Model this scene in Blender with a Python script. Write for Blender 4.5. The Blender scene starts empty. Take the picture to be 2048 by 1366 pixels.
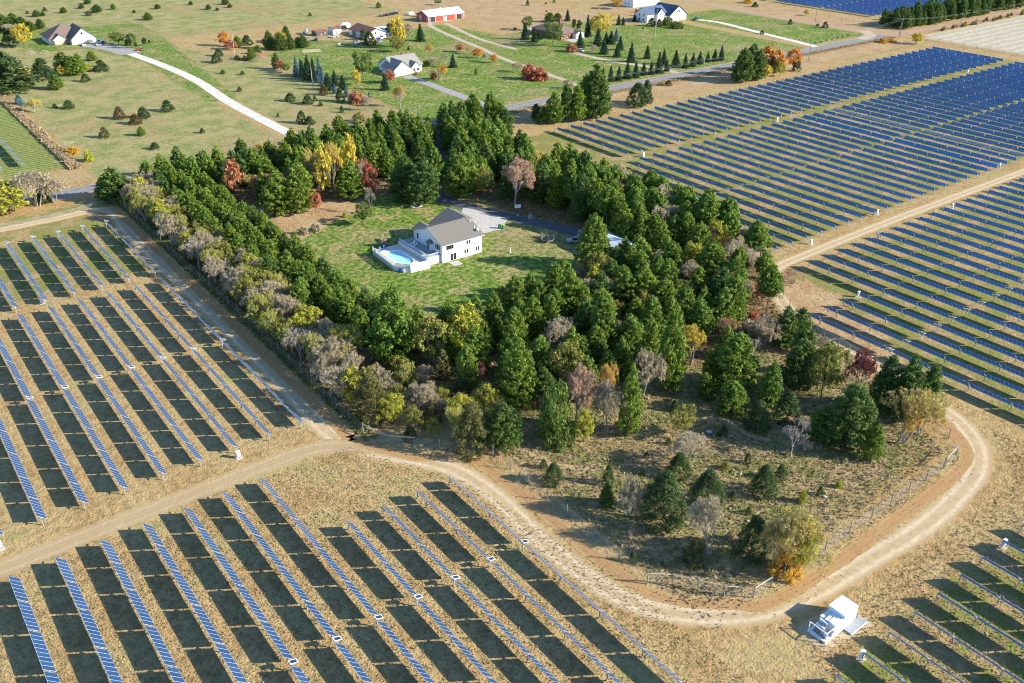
import bpy, math, random
import numpy as np
from math import radians as R, sin, cos, pi
random.seed(7)
rng = np.random.default_rng(7)
SC = bpy.context.scene
COL = SC.collection

# ------------------------------------------------------------------ camera, sky, sun, exposure
CAM_H, CAM_F, CAM_PITCH, CAM_ROLL, CAM_YAW = 101.4, 1794.47, 0.507602, 0.003145, -0.649889
cam_data = bpy.data.cameras.new('camera')
cam_data.sensor_width = 36.0
cam_data.lens = 36.0 * CAM_F / 2048.0
cam_data.clip_start = 1.0
cam_data.clip_end = 9000.0
cam = bpy.data.objects.new('camera', cam_data)
COL.objects.link(cam)
from mathutils import Matrix, Vector, Euler
cam.matrix_world = (Matrix.Translation((0, 0, CAM_H)) @ Matrix.Rotation(CAM_YAW, 4, 'Z')
                    @ Matrix.Rotation(pi / 2 - CAM_PITCH, 4, 'X') @ Matrix.Rotation(CAM_ROLL, 4, 'Z'))
SC.camera = cam

SUN_EL, SUN_TO = R(25), Vector((0.672, -0.741, 0)).normalized()
world = bpy.data.worlds.new('World')
SC.world = world
world.use_nodes = True
wn = world.node_tree.nodes
sky = wn.new('ShaderNodeTexSky')
sky.sky_type = 'NISHITA'
sky.sun_disc = False
sky.sun_elevation = SUN_EL
sky.sun_rotation = math.atan2(SUN_TO.x, SUN_TO.y)
sky.altitude = 300
sky.air_density = 1.0
sky.dust_density = 0.1
sky.ozone_density = 6.0
bg = wn['Background']
bg.inputs['Strength'].default_value = 0.14
world.node_tree.links.new(sky.outputs[0], bg.inputs[0])
sun_data = bpy.data.lights.new('sun', 'SUN')
sun_data.energy = 5.0
sun_data.angle = R(0.5)
sun_data.color = (1.0, 0.93, 0.80)
sun = bpy.data.objects.new('sun', sun_data)
COL.objects.link(sun)
sd = Vector((SUN_TO.x * cos(SUN_EL), SUN_TO.y * cos(SUN_EL), sin(SUN_EL)))
sun.rotation_euler = sd.to_track_quat('Z', 'Y').to_euler()
sun.location = (200, 0, 300)
SC.view_settings.view_transform = 'Standard'
SC.view_settings.look = 'None'
SC.view_settings.exposure = 1.12
SC.view_settings.gamma = 1.0
SC.cycles.pixel_filter_type = 'BLACKMAN_HARRIS'
SC.cycles.filter_width = 1.05
SC.view_settings.use_curve_mapping = False

# ------------------------------------------------------------------ survey: photograph pixel -> place on the ground
def gp(px, py, z=0.0):
    x = (px - 1024) / CAM_F; y = -(py - 683) / CAM_F
    c, s = cos(CAM_ROLL), sin(CAM_ROLL)
    x, y = c * x - s * y, s * x + c * y
    cp, sp = cos(CAM_PITCH), sin(CAM_PITCH)
    dx, dy, dz = x, cp + y * sp, -sp + y * cp
    cy, sy = cos(CAM_YAW), sin(CAM_YAW)
    t = (z - CAM_H) / dz
    return (cy * dx - sy * dy) * t, (sy * dx + cy * dy) * t

def to_px(X, Y, Z=0.0):
    cy, sy = cos(-CAM_YAW), sin(-CAM_YAW)
    x, y = cy * X - sy * Y, sy * X + cy * Y
    z = Z - CAM_H
    cp, sp = cos(CAM_PITCH), sin(CAM_PITCH)
    f, u = y * cp - z * sp, y * sp + z * cp
    if f < 1: return (-9999, -9999)
    a, b = x / f, u / f
    c, s = cos(-CAM_ROLL), sin(-CAM_ROLL)
    a, b = c * a - s * b, s * a + c * b
    return 1024 + CAM_F * a, 683 - CAM_F * b

def height_of(bx, by, ty):
    g = gp(bx, by); lo, hi = 0.0, 60.0
    for _ in range(30):
        m = (lo + hi) / 2
        if to_px(g[0], g[1], m)[1] > ty: lo = m
        else: hi = m
    return lo

def in_view(x, y, m=60):
    a, b = to_px(x, y)
    return -m < a < 2048 + m and -m < b < 1366 + m

# ------------------------------------------------------------------ mesh helpers
class MB:
    def __init__(s): s.v = []; s.f = []; s.m = []
    def quad(s, a, b, c, d, m=0):
        n = len(s.v); s.v += [a, b, c, d]; s.f.append((n, n + 1, n + 2, n + 3)); s.m.append(m)
    def tri(s, a, b, c, m=0):
        n = len(s.v); s.v += [a, b, c]; s.f.append((n, n + 1, n + 2)); s.m.append(m)
    def box(s, x0, x1, y0, y1, z0, z1, m=0):
        n = len(s.v)
        s.v += [(x0, y0, z0), (x1, y0, z0), (x1, y1, z0), (x0, y1, z0), (x0, y0, z1), (x1, y0, z1), (x1, y1, z1), (x0, y1, z1)]
        for f in ((0, 3, 2, 1), (4, 5, 6, 7), (0, 1, 5, 4), (1, 2, 6, 5), (2, 3, 7, 6), (3, 0, 4, 7)):
            s.f.append(tuple(n + i for i in f)); s.m.append(m)
        return s
    def tube(s, p0, p1, r0, r1=None, n=8, m=0, cap=True):
        if r1 is None: r1 = r0
        p0 = Vector(p0); p1 = Vector(p1); d = (p1 - p0)
        if d.length < 1e-6: return s
        d.normalize()
        a = d.orthogonal().normalized(); b = d.cross(a)
        k = len(s.v)
        for p, r in ((p0, r0), (p1, r1)):
            for i in range(n):
                t = 2 * pi * i / n
                s.v.append(tuple(p + (a * cos(t) + b * sin(t)) * r))
        for i in range(n):
            j = (i + 1) % n
            s.f.append((k + i, k + j, k + n + j, k + n + i)); s.m.append(m)
        if cap:
            s.f.append(tuple(k + n + i for i in range(n))); s.m.append(m)
            s.f.append(tuple(k + n - 1 - i for i in range(n))); s.m.append(m)
        return s
    def prism(s, pts, z0, z1, m=0):
        n = len(pts); k = len(s.v)
        s.v += [(p[0], p[1], z0) for p in pts] + [(p[0], p[1], z1) for p in pts]
        s.f.append(tuple(k + n - 1 - i for i in range(n))); s.m.append(m)
        s.f.append(tuple(k + n + i for i in range(n))); s.m.append(m)
        for i in range(n):
            j = (i + 1) % n
            s.f.append((k + i, k + j, k + n + j, k + n + i)); s.m.append(m)
        return s
    def mesh(s, name, mats):
        me = bpy.data.meshes.new(name)
        me.from_pydata(s.v, [], s.f)
        if not isinstance(mats, (list, tuple)): mats = [mats]
        for m in mats: me.materials.append(m)
        if len(mats) > 1: me.polygons.foreach_set('material_index', s.m)
        me.update()
        return me

def link(name, me, parent=None, loc=(0, 0, 0), rz=0.0, scale=None):
    o = bpy.data.objects.new(name, me)
    COL.objects.link(o)
    if parent is not None: o.parent = parent
    o.location = loc
    if rz: o.rotation_euler = (0, 0, rz)
    if scale is not None: o.scale = scale
    return o

def tag(o, label=None, cat=None, group=None, kind=None):
    if label: o['label'] = label
    if cat: o['category'] = cat
    if group: o['group'] = group
    if kind: o['kind'] = kind
    return o

def thing(name, label, cat, loc=(0, 0, 0), rz=0.0, group=None):
    return tag(link(name, None, None, loc, rz), label, cat, group)

def part(name, mb, mat, parent, **k):
    return link(name, mb.mesh(name, mat), parent, **k)

# ------------------------------------------------------------------ materials
def lin(r, g, b, k=1.0):
    f = lambda c: ((c / 255) / 12.92 if c / 255 <= 0.04045 else ((c / 255 + 0.055) / 1.055) ** 2.4) * k
    return (f(r), f(g), f(b), 1.0)

class NT:
    def __init__(s, name):
        s.mat = bpy.data.materials.new(name); s.mat.use_nodes = True
        s.t = s.mat.node_tree; s.n = s.t.nodes; s.b = s.n['Principled BSDF']
    def new(s, t, **k):
        nd = s.n.new('ShaderNode' + t)
        for a, v in k.items(): setattr(nd, a, v)
        return nd
    def set(s, sock, v):
        if isinstance(v, bpy.types.NodeSocket): s.t.links.new(v, sock)
        else: sock.default_value = v
    def noise(s, vec, scale, detail=2.0, rough=0.5, w=None):
        nd = s.new('TexNoise'); s.set(nd.inputs['Vector'], vec)
        nd.inputs['Scale'].default_value = scale; nd.inputs['Detail'].default_value = detail
        nd.inputs['Roughness'].default_value = rough
        return nd.outputs['Fac']
    def math(s, op, a, b=0.0, c=0.0, clamp=False):
        nd = s.new('Math', operation=op); nd.use_clamp = clamp
        s.set(nd.inputs[0], a); s.set(nd.inputs[1], b); s.set(nd.inputs[2], c)
        return nd.outputs[0]
    def ramp(s, v, lo, hi, a=0.0, b=1.0):
        nd = s.new('MapRange'); nd.clamp = True; nd.interpolation_type = 'SMOOTHSTEP'
        s.set(nd.inputs[0], v); nd.inputs[1].default_value = lo; nd.inputs[2].default_value = hi
        nd.inputs[3].default_value = a; nd.inputs[4].default_value = b
        return nd.outputs[0]
    def mix(s, f, a, b, mode='MIX'):
        nd = s.new('Mix', data_type='RGBA', blend_type=mode)
        s.set(nd.inputs[0], f); s.set(nd.inputs[6], a); s.set(nd.inputs[7], b)
        return nd.outputs[2]
    def attr(s, name, kind='GEOMETRY'):
        nd = s.new('Attribute', attribute_name=name); nd.attribute_type = kind
        return nd.outputs['Fac']
    def obj(s): return s.new('TexCoord').outputs['Object']
    def bump(s, h, strength=0.3, dist=0.05):
        nd = s.new('Bump'); s.set(nd.inputs['Height'], h)
        nd.inputs['Strength'].default_value = strength; nd.inputs['Distance'].default_value = dist
        s.t.links.new(nd.outputs[0], s.b.inputs['Normal'])
    def out(s, col, rough=0.8, spec=0.3, metal=0.0):
        s.set(s.b.inputs['Base Color'], col); s.b.inputs['Roughness'].default_value = rough
        s.b.inputs['Specular IOR Level'].default_value = spec; s.b.inputs['Metallic'].default_value = metal
        return s.mat

def paint(name, col, rough=0.5, var=0.12, scale=1.5, metal=0.0, spec=0.4, bump=0.0, bscale=20):
    n = NT(name); v = n.obj()
    f = n.noise(v, scale, 4)
    dark = tuple(c * (1 - var * 1.6) for c in col[:3]) + (1,)
    c = n.mix(n.ramp(f, 0.35, 0.65), dark, col)
    if bump: n.bump(n.noise(v, bscale, 3), bump, 0.03)
    return n.out(c, rough, spec, metal)

M = {}
M['white'] = paint('white_paint', (0.78, 0.78, 0.76, 1), 0.5, 0.04)
M['white_metal'] = paint('white_metal', (0.80, 0.80, 0.79, 1), 0.35, 0.05)
M['galv'] = paint('galvanised_steel', (0.50, 0.52, 0.55, 1), 0.4, 0.15, 3, 0.3)
M['steel_dark'] = paint('dark_steel', (0.10, 0.11, 0.12, 1), 0.5, 0.2, 3, 0.2)
M['wood'] = paint('weathered_wood', (0.27, 0.25, 0.20, 1), 0.85, 0.25, 6)
M['wood_pale'] = paint('pale_wood', (0.50, 0.44, 0.33, 1), 0.85, 0.2, 6)
M['pole_wood'] = paint('pole_wood', (0.20, 0.155, 0.12, 1), 0.85, 0.2, 4)
M['concrete'] = paint('concrete', (0.50, 0.46, 0.40, 1), 0.9, 0.14, 1.2)
M['black'] = paint('black_rubber_and_bay_shade', (0.02, 0.02, 0.022, 1), 0.6, 0.1)
M['shrub_wood'] = paint('grey_twigs', (0.36, 0.31, 0.26, 1), 0.9, 0.15, 2)
M['bark'] = paint('bark', (0.16, 0.115, 0.085, 1), 0.95, 0.3, 4)
M['bark_pale'] = paint('pale_bark', (0.50, 0.46, 0.40, 1), 0.9, 0.25, 3)
M['red'] = paint('barn_red', (0.36, 0.045, 0.03, 1), 0.6, 0.15)
M['red_gloss'] = paint('red_enamel', (0.45, 0.03, 0.02, 1), 0.35, 0.1)
M['orange'] = paint('orange_enamel', (0.65, 0.17, 0.02, 1), 0.45, 0.1)
M['green_bin'] = paint('green_plastic', (0.01, 0.22, 0.12, 1), 0.45, 0.05)
M['yellow'] = paint('yellow_plastic', (0.70, 0.50, 0.03, 1), 0.45, 0.05)
M['blue_dark'] = paint('dark_blue_enamel', (0.015, 0.03, 0.08, 1), 0.25, 0.1, spec=0.6)
M['blue'] = paint('blue_plastic', (0.03, 0.13, 0.45, 1), 0.45, 0.1)
M['teal'] = paint('teal_enamel', (0.02, 0.20, 0.25, 1), 0.35, 0.1)
M['silver'] = paint('silver_enamel', (0.45, 0.46, 0.48, 1), 0.3, 0.08, 2, 0.4)
M['brick'] = paint('red_brick', (0.30, 0.11, 0.07, 1), 0.85, 0.3, 3)
M['purple'] = paint('purple_bloom', (0.16, 0.05, 0.25, 1), 0.8, 0.3, 6)
M['deck'] = paint('grey_deck_boards', (0.34, 0.36, 0.37, 1), 0.75, 0.15, 3)
M['pool_deck'] = paint('cream_deck_boards', (0.62, 0.57, 0.47, 1), 0.75, 0.1, 3)
M['straw'] = paint('dry_straw', (0.50, 0.38, 0.22, 1), 0.95, 0.2, 3)
M['sandstone'] = paint('pale_stone', (0.52, 0.46, 0.36, 1), 0.9, 0.25, 2)

def siding(name, col):
    n = NT(name); v = n.obj()
    sep = n.new('SeparateXYZ'); n.set(sep.inputs[0], v)
    s = n.math('FRACT', n.math('MULTIPLY', sep.outputs[2], 5.0))
    n.bump(s, 0.5, 0.02)
    c = n.mix(n.ramp(n.noise(v, 0.7, 3), 0.3, 0.7), tuple(k * 0.93 for k in col[:3]) + (1,), col)
    c = n.mix(n.ramp(s, 0.0, 0.18, 0.12, 0.0), c, (0.2, 0.2, 0.2, 1))
    return n.out(c, 0.55, 0.3)
def shingles(name, col, k=0.3):
    n = NT(name); v = n.obj()
    br = n.new('TexBrick'); n.set(br.inputs['Vector'], v)
    br.inputs['Scale'].default_value = 1.0; br.inputs['Brick Width'].default_value = 0.9; br.inputs['Row Height'].default_value = 0.25
    br.inputs['Mortar Size'].default_value = 0.02
    br.inputs['Color1'].default_value = col; br.inputs['Color2'].default_value = tuple(c * (1 - k) for c in col[:3]) + (1,)
    br.inputs['Mortar'].default_value = tuple(c * 0.5 for c in col[:3]) + (1,)
    c = n.mix(n.ramp(n.noise(v, 0.5, 4), 0.3, 0.7, 0.0, 0.35), br.outputs['Color'], tuple(c * 0.7 for c in col[:3]) + (1,))
    c = n.mix(0.45, c, n.mix(n.noise(v, 9, 2), col, tuple(c * 0.6 for c in col[:3]) + (1,)))
    n.bump(n.noise(v, 12, 2), 0.3, 0.02)
    return n.out(c, 0.9, 0.2)
def standing_seam(name, col):
    n = NT(name); v = n.obj()
    sep = n.new('SeparateXYZ'); n.set(sep.inputs[0], v)
    s = n.math('FRACT', n.math('MULTIPLY', sep.outputs[0], 1.4))
    n.bump(n.ramp(s, 0.0, 0.12, 1, 0), 0.5, 0.04)
    return n.out(n.mix(n.ramp(n.noise(v, 0.5, 3), 0.3, 0.7), tuple(k * 0.9 for k in col[:3]) + (1,), col), 0.45, 0.5)
M['siding_white'] = siding('white_siding', (0.80, 0.79, 0.76, 1))
M['siding_red'] = siding('red_siding', (0.42, 0.055, 0.03, 1))
M['roof_grey'] = shingles('grey_shingles', (0.215, 0.195, 0.165, 1), 0.18)
M['roof_pale'] = shingles('pale_grey_shingles', (0.33, 0.31, 0.27, 1), 0.15)
M['roof_brown'] = shingles('brown_shingles', (0.23, 0.165, 0.135, 1), 0.15)
M['roof_redbrown'] = shingles('red_brown_shingles', (0.25, 0.12, 0.09, 1), 0.15)
M['roof_blue'] = shingles('blue_grey_shingles', (0.10, 0.14, 0.22, 1), 0.12)
M['roof_white'] = standing_seam('white_metal_roofing', (0.78, 0.77, 0.74, 1))
def glass(name, col, rough=0.08):
    n = NT(name); v = n.obj()
    return n.out(n.mix(n.noise(v, 0.8, 2), col, tuple(c * 0.5 for c in col[:3]) + (1,)), rough, 0.7)
M['glass'] = glass('window_glass', (0.02, 0.025, 0.03, 1))
def water(name, col):
    n = NT(name); v = n.obj()
    n.bump(n.noise(v, 1.5, 2), 0.15, 0.03)
    return n.out(n.mix(n.ramp(n.noise(v, 0.35, 1), 0.35, 0.65), col, tuple(c * 0.9 for c in col[:3]) + (1,)), 0.12, 0.5)
M['water'] = water('pool_water', (0.36, 0.68, 0.80, 1))

# solar module materials
def module_front():
    n = NT('module_front_glass'); v = n.obj()
    sep = n.new('SeparateXYZ'); n.set(sep.inputs[0], v)
    rnd = n.new('ObjectInfo').outputs['Random']
    c = n.mix(rnd, (0.010, 0.046, 0.125, 1), (0.016, 0.062, 0.16, 1))
    g1 = n.math('FRACT', n.math('MULTIPLY', sep.outputs[0], 6.2)); g2 = n.math('FRACT', n.math('MULTIPLY', sep.outputs[1], 6.2))
    g = n.math('MAXIMUM', n.math('LESS_THAN', g1, 0.07), n.math('LESS_THAN', g2, 0.07))
    c = n.mix(n.math('MULTIPLY', g, 0.25), c, (0.3, 0.4, 0.5, 1))
    return n.out(c, 0.22, 0.6)
def module_back():
    n = NT('module_back_glass'); v = n.obj()
    rnd = n.new('ObjectInfo').outputs['Random']
    c = n.mix(rnd, (0.014, 0.23, 0.86, 1), (0.020, 0.29, 0.95, 1))
    c = n.mix(n.ramp(n.noise(v, 0.35, 2), 0.3, 0.7, 0.0, 0.35), c, (0.012, 0.17, 0.66, 1))
    return n.out(c, 0.5, 0.15)
M['mod_f'] = module_front(); M['mod_b'] = module_back()
M['mod_fr'] = paint('module_frame_aluminium', (0.62, 0.66, 0.70, 1), 0.35, 0.05, 2, 0.2)
M['tube'] = paint('torque_tube_steel', (0.26, 0.38, 0.58, 1), 0.4, 0.15, 2, 0.3)
M['post'] = paint('pile_steel', (0.34, 0.38, 0.44, 1), 0.5, 0.2, 3, 0.2)
M['controller'] = glass('controller_cell', (0.03, 0.05, 0.10, 1), 0.2)

# foliage: colours vary leaf by leaf and tree by tree
def foliage(name, c1, c2, c3, trans=0.25, rough=0.6):
    n = NT(name)
    t = n.attr('tint'); rnd = n.new('ObjectInfo').outputs['Random']
    a = n.mix(t, c1 + (1,), c2 + (1,))
    f = n.math('MULTIPLY', n.math('MULTIPLY', rnd, 0.7), n.math('ADD', 0.35, t))
    c = n.mix(f, a, c3 + (1,))
    n.out(c, rough, 0.25)
    n.b.inputs['Subsurface Weight'].default_value = 0.0
    tr = n.new('BsdfTranslucent'); n.set(tr.inputs[0], c)
    mx = n.new('MixShader'); mx.inputs[0].default_value = trans
    n.t.links.new(n.b.outputs[0], mx.inputs[1]); n.t.links.new(tr.outputs[0], mx.inputs[2])
    n.t.links.new(mx.outputs[0], n.n['Material Output'].inputs[0])
    return n.mat
F = {
 'pine':   foliage('pine_needles', (0.062, 0.130, 0.020), (0.210, 0.310, 0.038), (0.225, 0.285, 0.030), 0.35),
 'dpine':  foliage('dark_pine_needles', (0.036, 0.088, 0.022), (0.130, 0.210, 0.040), (0.125, 0.180, 0.026), 0.33),
 'lpine':  foliage('light_pine_needles', (0.075, 0.150, 0.020), (0.230, 0.330, 0.040), (0.240, 0.300, 0.034), 0.32),
 'spruce': foliage('spruce_needles', (0.012, 0.045, 0.025), (0.040, 0.095, 0.045), (0.035, 0.080, 0.030)),
 'bspruce':foliage('blue_spruce_needles', (0.060, 0.130, 0.150), (0.170, 0.270, 0.290), (0.120, 0.210, 0.210)),
 'cedar':  foliage('cedar_sprays', (0.060, 0.070, 0.018), (0.175, 0.165, 0.045), (0.150, 0.120, 0.040)),
 'gcedar': foliage('green_cedar_sprays', (0.028, 0.060, 0.016), (0.095, 0.140, 0.035), (0.060, 0.110, 0.025)),
 'brown':  foliage('brown_cedar_sprays', (0.085, 0.055, 0.025), (0.190, 0.125, 0.050), (0.150, 0.110, 0.040)),
 'yellow': foliage('yellow_leaves', (0.500, 0.340, 0.030), (0.740, 0.580, 0.060), (0.540, 0.470, 0.080), 0.3),
 'gold':   foliage('golden_leaves', (0.480, 0.250, 0.020), (0.760, 0.480, 0.050), (0.600, 0.360, 0.050), 0.3),
 'pyellow': foliage('pale_yellow_leaves', (0.420, 0.320, 0.060), (0.660, 0.530, 0.120), (0.400, 0.360, 0.140), 0.3),
 'orange': foliage('orange_leaves', (0.560, 0.190, 0.025), (0.760, 0.360, 0.060), (0.620, 0.300, 0.060), 0.3),
 'red':    foliage('red_leaves', (0.340, 0.060, 0.045), (0.560, 0.170, 0.090), (0.500, 0.290, 0.120), 0.3),
 'maroon': foliage('maroon_leaves', (0.120, 0.018, 0.022), (0.300, 0.060, 0.050), (0.220, 0.060, 0.040), 0.3),
 'rust':   foliage('rust_leaves', (0.280, 0.120, 0.050), (0.480, 0.240, 0.110), (0.400, 0.220, 0.120), 0.3),
 'pink':   foliage('faded_pink_leaves', (0.400, 0.240, 0.150), (0.560, 0.370, 0.240), (0.500, 0.300, 0.160), 0.3),
 'tan':    foliage('tan_leaves', (0.360, 0.290, 0.170), (0.560, 0.470, 0.290), (0.460, 0.400, 0.230), 0.3),
 'olive':  foliage('olive_leaves', (0.150, 0.150, 0.030), (0.340, 0.320, 0.060), (0.280, 0.290, 0.060), 0.3),
 'ygreen': foliage('yellow_green_leaves', (0.240, 0.270, 0.030), (0.500, 0.480, 0.050), (0.420, 0.390, 0.050), 0.3),
 'green':  foliage('green_leaves', (0.060, 0.120, 0.020), (0.180, 0.260, 0.040), (0.160, 0.210, 0.040), 0.3),
}

# ------------------------------------------------------------------ the ground sheet
def seg_dist(P, a, b):
    a = np.array(a, float); b = np.array(b, float); d = b - a
    t = np.clip(((P - a) @ d) / (d @ d + 1e-9), 0, 1)
    return np.linalg.norm(P - (a + t[:, None] * d), axis=1)
def poly_sdf(P, poly):
    d = np.full(len(P), 1e9); ins = np.zeros(len(P), bool); n = len(poly)
    for i in range(n):
        a, b = poly[i], poly[(i + 1) % n]
        d = np.minimum(d, seg_dist(P, a, b))
        c = ((a[1] > P[:, 1]) != (b[1] > P[:, 1]))
        xi = (b[0] - a[0]) * (P[:, 1] - a[1]) / ((b[1] - a[1]) if abs(b[1] - a[1]) > 1e-9 else 1e-9) + a[0]
        ins ^= c & (P[:, 0] < xi)
    return np.where(ins, d, -d)
def rect(x0, x1, y0, y1): return [(x0, y0), (x1, y0), (x1, y1), (x0, y1)]

ZONES = {
 'lawn': [[(99, 271), (88, 250), (90, 172), (120, 162), (150, 168), (172, 178), (160, 210), (150, 240), (130, 256), (108, 254)],
          [(84, 640), (100, 560), (122, 556), (138, 505), (134, 400), (149, 400), (155, 452), (169, 563), (173, 623), (145, 628), (120, 640)],
          [(196, 480), (209, 489), (235, 506), (262, 478), (300, 500), (324, 504), (334, 452), (406, 455), (420, 430), (452, 420), (452, 318), (196, 319), (196, 400)],
          rect(462, 515, 322, 440)],
 'mown': [rect(40, 61, 340, 470), rect(440, 520, 285, 302)],
 'green': [rect(172, 340, 40, 128), rect(198, 510, 143, 274), rect(78, 160, -20, 42), rect(-20, 61, 236, 300)],
 'prairie': [[(66, 322), (136, 322), (136, 552), (104, 556), (66, 556)], [(146, 322), (194, 322), (194, 470), (146, 560)], rect(60, 330, 560, 900)],
 'litter': [rect(66, 197, 246, 304), rect(66, 92, 150, 300), rect(160, 197, 128, 300), [(82, 130), (150, 108), (190, 108), (190, 172), (150, 166), (100, 166), (84, 175)]],
 'meadow': [[(82, 62), (150, 62), (166, 90), (180, 118), (150, 112), (83, 132)]],
 'bare': [rect(345, 430, 462, 640), rect(198, 520, 286, 303), [(93, 228), (108, 236), (127, 241), (131, 254), (108, 256), (98, 268)], [(160, 84), (176, 84), (196, 126), (174, 124)], rect(450, 470, 455, 500), rect(526, 560, 318, 440)],
 'pale': [rect(536, 900, 120, 297)],
}
xs = np.concatenate([np.linspace(-3000, -120, 12), np.arange(-100, 700, 3.0), np.linspace(720, 3500, 16)])
ys = np.concatenate([np.linspace(-2500, -60, 12), np.arange(-40, 700, 3.0), np.linspace(720, 5000, 20)])
GX, GY = np.meshgrid(xs, ys)
P = np.stack([GX.ravel(), GY.ravel()], 1)
nx, ny = len(xs), len(ys)
idx = np.arange(nx * ny).reshape(ny, nx)
faces = np.stack([idx[:-1, :-1], idx[:-1, 1:], idx[1:, 1:], idx[1:, :-1]], -1).reshape(-1, 4)
gm = bpy.data.meshes.new('ground')
gm.from_pydata(np.column_stack([P, np.zeros(len(P))]).tolist(), [], faces.tolist())
for k, polys in ZONES.items():
    s = np.full(len(P), -30.0)
    for pl in polys: s = np.maximum(s, poly_sdf(P, pl))
    at = gm.attributes.new(k, 'FLOAT', 'POINT'); at.data.foreach_set('value', np.clip(s, -30, 30).astype(np.float32))

def ground_colour(n, v, zones=True):
    nL = n.noise(v, 0.022, 3); nM = n.noise(v, 0.11, 4, 0.6); nS = n.noise(v, 0.7, 4, 0.65); nF = n.noise(v, 2.6, 3, 0.6)
    tan = n.mix(n.ramp(nM, 0.35, 0.68), (0.365, 0.240, 0.100, 1), (0.450, 0.325, 0.155, 1))
    tan = n.mix(n.ramp(nS, 0.52, 0.75, 0, 0.6), tan, (0.33, 0.19, 0.085, 1))
    grn = n.mix(n.ramp(nS, 0.35, 0.7), (0.120, 0.155, 0.030, 1), (0.205, 0.225, 0.050, 1))
    amt = n.ramp(n.math('ADD', n.math('MULTIPLY', nM, 0.6), n.math('MULTIPLY', nS, 0.4)), 0.53, 0.66, 0.0, 0.65)
    col = n.mix(amt, tan, grn)
    if zones:
        def mask(k, soft=1.2):
            d = n.math('ADD', n.attr(k), n.math('MULTIPLY', n.math('SUBTRACT', nM, 0.5), 9.0))
            d = n.math('ADD', d, n.math('MULTIPLY', n.math('SUBTRACT', nS, 0.5), 6.0))
            return n.ramp(d, -soft, soft)
        sep = n.new('SeparateXYZ'); n.set(sep.inputs[0], v)
        # rows of mowing along the trackers
        wig = n.math('MULTIPLY', n.math('SUBTRACT', nS, 0.5), 2.2)
        row = n.math('SINE', n.math('MULTIPLY', n.math('ADD', sep.outputs[0], wig), 2.8))
        col = n.mix(n.ramp(row, 0.2, 1.0, 0.0, 0.22), col, (0.24, 0.18, 0.09, 1))
        g2 = n.mix(n.ramp(nS, 0.42, 0.58), (0.320, 0.245, 0.100, 1), (0.145, 0.185, 0.032, 1))
        g2 = n.mix(n.ramp(nM, 0.46, 0.6, 0, 0.9), g2, n.mix(n.ramp(nF, 0.35, 0.65), (0.40, 0.26, 0.13, 1), (0.34, 0.25, 0.12, 1)))
        col = n.mix(mask('green'), col, g2)
        pr = n.mix(n.ramp(nM, 0.4, 0.62), (0.350, 0.290, 0.130, 1), (0.215, 0.235, 0.075, 1))
        pr = n.mix(n.ramp(nS, 0.5, 0.72, 0, 0.55), pr, (0.15, 0.18, 0.06, 1))
        pr = n.mix(n.ramp(nL, 0.5, 0.66, 0, 0.55), pr, (0.34, 0.23, 0.12, 1))
        col = n.mix(mask('prairie'), col, pr)
        md = n.mix(n.ramp(nM, 0.38, 0.62), (0.165, 0.165, 0.050, 1), (0.320, 0.225, 0.110, 1))
        md = n.mix(n.ramp(nS, 0.5, 0.7, 0, 0.75), md, (0.40, 0.30, 0.18, 1))
        col = n.mix(mask('meadow'), col, md)
        li = n.mix(n.ramp(nS, 0.4, 0.65), (0.175, 0.105, 0.060, 1), (0.275, 0.175, 0.085, 1))
        li = n.mix(n.ramp(nM, 0.55, 0.7, 0, 0.6), li, (0.12, 0.14, 0.04, 1))
        col = n.mix(mask('litter'), col, li)
        la = n.mix(n.ramp(nS, 0.38, 0.6), (0.080, 0.165, 0.020, 1), (0.170, 0.225, 0.040, 1))
        la = n.mix(n.ramp(n.math('ADD', n.math('MULTIPLY', nM, 0.6), n.math('MULTIPLY', nS, 0.4)), 0.48, 0.60, 0, 0.8), la, (0.33, 0.26, 0.115, 1))
        la = n.mix(n.ramp(nL, 0.52, 0.68, 0, 0.5), la, (0.33, 0.24, 0.13, 1))
        col = n.mix(mask('lawn'), col, la)
        st = n.math('SINE', n.math('MULTIPLY', sep.outputs[1], 2.6))
        mo = n.mix(n.ramp(st, -0.4, 0.8), (0.26, 0.26, 0.08, 1), (0.13, 0.18, 0.04, 1))
        col = n.mix(mask('mown'), col, mo)
        ba = n.mix(n.ramp(nM, 0.35, 0.65), (0.375, 0.235, 0.115, 1), (0.43, 0.305, 0.165, 1))
        ba = n.mix(n.ramp(nS, 0.5, 0.7, 0, 0.5), ba, (0.28, 0.19, 0.09, 1))
        col = n.mix(mask('bare'), col, ba)
        st2 = n.math('SINE', n.math('MULTIPLY', n.math('ADD', sep.outputs[1], n.math('MULTIPLY', nM, 8.0)), 0.9))
        pa = n.mix(n.ramp(st2, -0.6, 0.8), (0.44, 0.38, 0.27, 1), (0.54, 0.47, 0.35, 1))
        pa = n.mix(n.ramp(nS, 0.45, 0.7, 0, 0.6), pa, (0.36, 0.31, 0.23, 1))
        col = n.mix(mask('pale'), col, pa)
    col = n.mix(1.0, col, n.mix(n.ramp(nS, 0.36, 0.62), (0.74, 0.76, 0.74, 1), (1.16, 1.14, 1.10, 1)), 'MULTIPLY')
    # tufts and clods: small pieces darker and lighter than the rest
    col = n.mix(n.ramp(nF, 0.30, 0.47, 0.75, 0.0), col, n.mix(1.0, col, (0.42, 0.46, 0.40, 1), 'MULTIPLY'))
    col = n.mix(n.ramp(nF, 0.58, 0.72, 0.0, 0.75), col, n.mix(1.0, col, (1.45, 1.42, 1.38, 1), 'MULTIPLY'))
    return col, nS, nF
n = NT('ground_cover'); v = n.obj()
col, nS, nF = ground_colour(n, v)
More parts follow.
